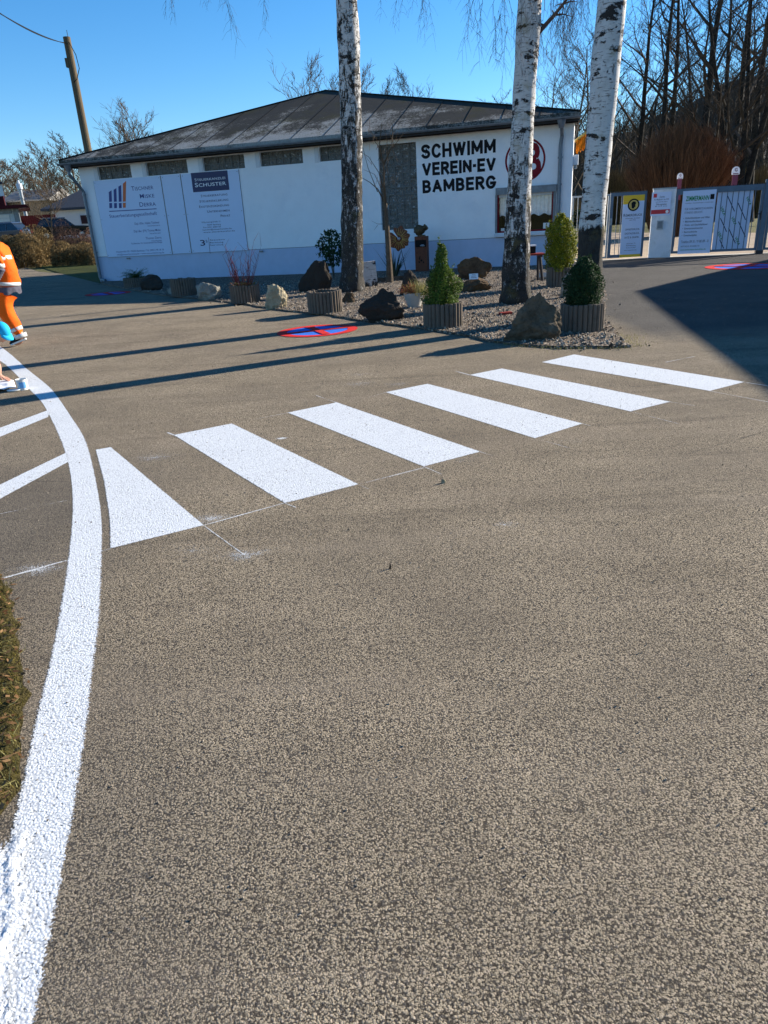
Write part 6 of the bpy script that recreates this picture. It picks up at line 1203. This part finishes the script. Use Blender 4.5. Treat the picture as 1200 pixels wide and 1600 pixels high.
def head(center, fwd, k, parent, skin_m, tilt=None):
    """head with brow, nose, mouth, ears and eyes; fwd is where the face looks"""
    fwd = Vector(fwd).normalized(); up = (tilt or Vector((0, 0, 1))); side = up.cross(fwd).normalized(); up = fwd.cross(side).normalized()
    bm = MB(); loc = lambda x, y, z: center + side * x * k + fwd * y * k + up * z * k
    def fn(p):
        x, y, z = p.x * .075, p.y * .095, p.z * .115
        if z < -.02: f = 1 + (z + .02) * 3.2; x *= f; 
        if y > .04: y -= .012 * (z > .02) + .0
        nose = math.exp(-((x / .014) ** 2 + ((z + .012) / .022) ** 2)) * (y > 0); y += .030 * nose
        for s in (-1, 1): y -= .012 * math.exp(-(((x - s * .03) / .014) ** 2 + ((z - .014) / .012) ** 2)) * (y > 0)
        y += .008 * math.exp(-((x / .022) ** 2 + ((z + .055) / .010) ** 2)) * (y > 0) - .006 * math.exp(-((x / .026) ** 2 + ((z + .050) / .004) ** 2)) * (y > 0); y += .012 * math.exp(-((x / .02) ** 2 + ((z + .088) / .014) ** 2)) * (y > 0)
        return Vector((x, y, z))
    bm.ball((0, 0, 0), 1, 5, fn)
    for s in (-1, 1): bm.ball((s * .074, -.005, -.005), (.010, .018, .032), 2)
    bm.v = [loc(*v) for v in bm.v]; return bm
# the worker in orange, walking left out of the frame
w0 = G(22, 541); X0, Y0 = w0.x, w0.y
t = thing('person', 'person in orange high-visibility jacket and trousers walking out at the left edge', 'person', (X0 - .3, Y0, 0)); B = lambda x, y, z: Vector((X0 - .05 * min(1, z / .5) + x + .22 * max(0, z - .1) + .05 * z * z, Y0 + y, z))
V = [(B(-.12, .10, .98), .14), (B(-.20, .10, 1.2), .15), (B(-.32, .10, 1.42), .16), (B(-.43, .10, 1.54), .06), (B(-.47, .10, 1.61), .055), (B(-.12, .03, .90), .08), (B(-.04, -.005, .50), .055), (B(.18, -.01, .14), .045), (B(.13, -.01, .07), .045), (B(.02, -.01, .035), .035), (B(-.12, .20, .90), .11), (B(-.52, .2, .50), .07), (B(-.75, .2, .12), .045), (B(-.86, .2, .05), .04), (B(-.97, .2, .04), .03)]
E = [(0, 1), (1, 2), (2, 3), (3, 4), (0, 5), (5, 6), (6, 7), (7, 8), (8, 9), (0, 10), (10, 11), (11, 12), (12, 13), (13, 14)]
for s, el, wr in ((-1, B(-.11, -.17, 1.24), B(-.17, -.19, 1.0)), (1, B(-.50, .40, 1.24), B(-.72, .38, 1.08))):
    b = len(V); sh = B(-.30, .10 + s * .20, 1.44); V += [(sh, .07), (el, .05), (wr, .032)]; E += [(2, b), (b, b + 1), (b + 1, b + 2)]; hand(V, E, b + 2, wr, (wr - el).normalized() + Vector((-.2, 0, -.3)), Vector((-1, 0, .2)), Vector((0, -s, 0)), 1.0, .5)
body = skinned('body', V, E, MA['skin'], t)
hd = head(B(-.54, .10, 1.73), (-1, 0, -.15), 1.0, t, None); hd.build('head', MA['skin'], body, smooth=True)
hh = MB(); hh.ball(B(-.52, .10, 1.77), (.10, .088, .095), 4, lambda p: p * (1 + .06 * noise.noise(p * 6))); hh.build('hair', MA['hair'], t, smooth=True)
def cloth(amp, sc, seed): return lambda p: p + Vector((noise.noise(p * sc + Vector((seed, 0, 0))), noise.noise(p * sc + Vector((0, seed, 0))), 0)) * amp
V = [(B(-.08, .10, .88), (.20, .21)), (B(-.11, .10, 1.02), (.19, .21)), (B(-.19, .10, 1.2), (.18, .21)), (B(-.30, .10, 1.42), (.18, .22)), (B(-.40, .10, 1.52), (.10, .12)), (B(-.29, -.10, 1.45), .11), (B(-.15, -.16, 1.29), .10), (B(-.10, -.175, 1.20), .095), (B(-.30, .30, 1.45), .11), (B(-.46, .40, 1.26), .09), (B(-.54, .40, 1.2), .085)]
jk = skinned('jacket', V, [(0, 1), (1, 2), (2, 3), (3, 4), (3, 5), (5, 6), (6, 7), (3, 8), (8, 9), (9, 10)], MA['hi_vis'], t, 2, cloth(.028, 7, 3))
for nm, pts, rr, m_ in (('reflective_band', [B(-.225, .10, 1.27), B(-.255, .10, 1.33)], .205, 'reflect'), ('reflective_band', [B(-.085, .10, .93), B(-.095, .10, .98)], .215, 'reflect')):
    m = MB(); m.tube(pts, rr, 28); m.v = [(pts[0].x + (v[0] - pts[0].x) * .84, v[1], v[2]) for v in m.v]; m.build(nm, MA[m_], jk, smooth=True)
for (a, b, r0) in ((B(-.13, -.168, 1.24), B(-.105, -.174, 1.19), .088),): m = MB(); m.tube([a, b], [r0, r0 * .97], 20); m.build('sleeve_band', MA['reflect'], jk, smooth=True)
m = MB(); r = rnd(2); P = [B(-.10, -.175, 1.20), B(-.17, -.19, .98)]; m.tube([P[0].lerp(P[-1], i / 14) for i in range(15)], [.078 - .0016 * i + .009 * (i % 2) for i in range(15)], 20); m.build('sleeve', MA['grey_cloth'], jk, smooth=True)
m = MB(); N = 24; vs = []
for i in range(N + 1):
    a = -1.9 + 3.8 * i / N
    for j in range(5): z = .90 - .024 * j; k = 1 + .10 * j / 4 + .05 * sin(i * 1.5) * j / 4; vs.append(B(-.08 + .175 * k * cos(a), .10 + .215 * k * sin(a), z + .02 * sin(i * .9) * j / 4))
m.add(vs, [(i * 5 + j, (i + 1) * 5 + j, (i + 1) * 5 + j + 1, i * 5 + j + 1) for i in range(N) for j in range(4)]); hem = m.build('hem', MA['grey_cloth'], jk, smooth=True)
V = [(B(-.12, .10, .90), (.17, .19)), (B(-.12, .02, .78), .145), (B(-.07, -.005, .58), .125), (B(-.02, -.01, .47), .12), (B(.07, -.01, .30), .105), (B(.155, -.01, .17), .090), (B(-.22, .19, .78), .12), (B(-.48, .2, .52), .095), (B(-.62, .2, .3), .09), (B(-.73, .2, .15), .08)]
tr = skinned('trousers', V, [(0, 1), (1, 2), (2, 3), (3, 4), (4, 5), (0, 6), (6, 7), (7, 8), (8, 9)], MA['hi_vis'], t, 2, cloth(.035, 6, 5))
for a, b in ((B(.085, -.01, .285), B(.11, -.01, .235)), (B(.14, -.01, .185), B(.165, -.01, .125)), (B(-.62, .2, .30), B(-.655, .2, .25)), (B(-.70, .2, .19), B(-.735, .2, .13))): m = MB(); m.tube([a, b], [.099, .093], 22); m.build('trouser_band', MA['reflect'], tr, smooth=True)
def shoe(p_heel, p_toe, parent, up):
    d = p_toe - p_heel; L_ = d.length; f = d.normalized(); s = f.cross(up).normalized(); u = s.cross(f).normalized(); m = MB(); m.ball((0, 0, 0), 1, 4, lambda p: Vector((p.x * (1 + .12 * p.x), p.y * (.92 + .12 * p.x), max(p.z, -.35) * (1.15 - .45 * p.x)))); c = (p_heel + p_toe) / 2
    m.v = [c + f * v[0] * L_ * .5 + s * v[1] * .052 + u * (v[2] * .062 + .028) for v in m.v]; o = m.build('shoe', MA['shoe'], parent, smooth=True); m = MB(); m.ball((0, 0, 0), 1, 4, lambda p: Vector((p.x, p.y * (.92 + .1 * p.x), max(-.5, min(.5, p.z * 2))))); m.v = [c + f * v[0] * L_ * .53 + s * v[1] * .056 + u * (v[2] * .026 + .003) for v in m.v]; m.build('sole', MA['sole'], o)
shoe(B(.235, -.01, .105), B(-.03, -.01, .022), t, Vector((-.3, 0, 1))); shoe(B(-.70, .2, .02), B(-1.0, .2, .02), t, Vector((0, 0, 1)))
# person crouching at the left edge, hand on the white sheet
h0 = G(14, 600); t = thing('person', 'crouching person in a cyan cap and camouflage top leaning on a white sheet', 'person', (h0.x - .3, h0.y + .1, 0)); B = lambda x, y, z: Vector((h0.x - .04 + x + .28 * max(0, z - .05), h0.y + y, z))
V = [(B(-.66, .40, .32), .13), (B(-.52, .34, .42), .13), (B(-.33, .26, .48), .13), (B(-.22, .21, .52), .05), (B(-.16, .18, .54), .045), (B(-.55, .22, .28), .09), (B(-.24, .06, .40), .065), (B(-.34, .02, .09), .042), (B(-.22, .0, .04), .035), (B(-.60, .5, .28), .09), (B(-.32, .52, .20), .06), (B(-.60, .56, .06), .045), (B(-.70, .56, .04), .03)]
E = [(0, 1), (1, 2), (2, 3), (3, 4), (0, 5), (5, 6), (6, 7), (7, 8), (0, 9), (9, 10), (10, 11), (11, 12)]
wr = B(-.075, .02, .10); el = B(-.15, .05, .28); b = len(V); V += [(B(-.23, .12, .43), .055), (el, .042), (B(-.09, .035, .2), .036), (wr, .027)]; E += [(2, b), (b, b + 1), (b + 1, b + 2), (b + 2, b + 3)]; hand(V, E, b + 3, wr, Vector((1, -.15, -.42)), Vector((0, -1, -.1)), Vector((.2, 0, 1)), .95, .22)
b = len(V); V += [(B(-.40, .42, .46), .055), (B(-.42, .46, .24), .042), (B(-.36, .40, .10), .028)]; E += [(2, b), (b, b + 1), (b + 1, b + 2)]; hand(V, E, b + 2, B(-.36, .40, .10), Vector((.6, -.2, -.6)), Vector((0, -1, 0)), Vector((.3, 0, 1)), .95, .5)
body = skinned('body', V, E, MA['skin'], t)
hd = head(B(-.125, .15, .575), (.75, -.25, -.62), .98, t, None); hd.build('head', MA['skin'], body, smooth=True)
fw = Vector((.75, -.25, -.62)).normalized(); sd_ = Vector((0, 0, 1)).cross(fw).normalized(); up_ = fw.cross(sd_).normalized(); hc = B(-.125, .15, .575)
m = MB(); m.ball((0, 0, 0), 1, 4, lambda p: Vector((p.x, p.y, max(p.z, -.05)))); m.v = [hc + sd_ * v[0] * .084 + fw * (v[1] * .104 - .004) + up_ * (v[2] * .10 + .028) for v in m.v]; cp = m.build('cap', MA['cap'], t, smooth=True)
m = MB(); vs = []
for j in range(2):
    for i in range(13): a = pi * i / 12; vs += [hc + sd_ * cos(a) * .078 + fw * (.065 + .02 * sin(a)) + up_ * (.034 - .008 * j), hc + sd_ * cos(a) * .072 + fw * (.07 + .095 * sin(a)) + up_ * (.022 - .008 * j - .012 * abs(cos(a)))]
m.add(vs, [(2 * i, 2 * i + 1, 2 * i + 3, 2 * i + 2) for i in range(12)] + [(26 + 2 * i, 26 + 2 * i + 2, 26 + 2 * i + 3, 26 + 2 * i + 1) for i in range(12)] + [(2 * i + 1, 27 + 2 * i, 29 + 2 * i, 2 * i + 3) for i in range(12)]); m.build('peak', MA['cap'], cp, smooth=True)
m = MB(); m.ball(hc - fw * .02 + up_ * .0, (.083, .083, .075), 3, lambda p: p * (1 + .1 * noise.noise(p * 8))); m.build('hair', MA['hair'], t, smooth=True)
skinned('top', [(B(-.64, .40, .34), (.16, .17)), (B(-.50, .33, .43), (.155, .17)), (B(-.34, .26, .49), (.14, .17)), (B(-.25, .21, .53), .075), (B(-.22, .13, .43), .085), (B(-.17, .07, .34), .078), (B(-.145, .05, .27), .07), (B(-.40, .42, .46), .08), (B(-.42, .46, .30), .065)], [(0, 1), (1, 2), (2, 3), (2, 4), (4, 5), (5, 6), (2, 7), (7, 8)], MA['camo'], t, 2, cloth(.02, 9, 8))
skinned('trousers', [(B(-.62, .40, .33), (.16, .16)), (B(-.42, .14, .35), .10), (B(-.26, .06, .39), .085), (B(-.32, .03, .20), .07), (B(-.335, .02, .12), .062), (B(-.48, .50, .26), .10), (B(-.34, .52, .20), .08), (B(-.55, .56, .08), .065)], [(0, 1), (1, 2), (2, 3), (3, 4), (0, 5), (5, 6), (6, 7)], MA['grey_cloth'], t, 2, cloth(.015, 9, 4))
shoe(B(-.40, .02, .02), B(-.16, .0, .02), t, Vector((0, 0, 1))); shoe(B(-.56, .56, .05), B(-.78, .56, .02), t, Vector((0, 0, 1)))
# white sheet, tub of paint, brush
m = MB(); n = 16; vs = []
A0, A1, A2, A3 = G(-50, 622), G(26, 609), G(22, 598), G(-50, 600)
for j in range(n + 1):
    for i in range(n + 1): u, v = i / n, j / n; p = (A0.lerp(A1, u)).lerp(A3.lerp(A2, u), v); p.z = .02 + .05 * abs(noise.noise(Vector((u * 4, v * 3, 2)))) * (1.4 - u) + .01; vs.append(p)
m.add(vs, [(j * (n + 1) + i, j * (n + 1) + i + 1, (j + 1) * (n + 1) + i + 1, (j + 1) * (n + 1) + i) for j in range(n) for i in range(n)]); o = m.build('stencil_sheet', MA['sheet'], None, (A1.x, A1.y, 0), smooth=True); md = o.modifiers.new('thick', 'SOLIDIFY'); md.thickness = .006; tag(o, 'crumpled white sheet lying under the hand of the crouching person', 'sheet')
f = G(33, 610.5); rr = wid(f, 15) / 2; c = Vector((f.x, f.y + rr, 0)); H_ = hgt(c, 33, 592); t = thing('paint_tub', 'small white plastic paint tub with a blue patch beside the curved line', 'tub', c); m = MB(); m.lathe([(rr * .86, 0), (rr * .97, H_ * .97), (rr * 1.04, H_ * .97), (rr * 1.04, H_), (rr * .94, H_), (rr * .84, .02), (.01, .015)], c, 26); m.build('tub', MA['tub'], t)
m = MB(); vs = []
for i in range(11):
    a = radians(-90 + 75 * i / 10 - 10); 
    for z in (.2, .75): vs.append(c + Vector((cos(a) * rr * (.865 + .11 * z + .012), sin(a) * rr * (.865 + .11 * z + .012), H_ * z)))
m.add(vs, [(2 * i, 2 * i + 2, 2 * i + 3, 2 * i + 1) for i in range(10)]); m.build('label_patch', MA['tub_blue'], t, smooth=True)
m = MB(); 
p_ = c + Vector((0, 0, H_ * .85)); m.lathe([(rr * .9, 0), (.005, .004)], p_, 20); m.build('paint_surface', MA['frame_white'], t)
p_ = G(22, 611); m = MB(); m.lathe([(.055, 0.004), (.062, .010), (.060, .018), (.01, .020)], Vector((0, 0, 0)), 24); m.v = [(p_.x + v[0] * 1.25, p_.y + v[1] * .9, v[2]) for v in m.v]; tag(m.build('tub_lid', MA['tub'], None, (p_.x, p_.y, 0)), 'pale lid of the paint tub lying on the asphalt by the sheet', 'lid')
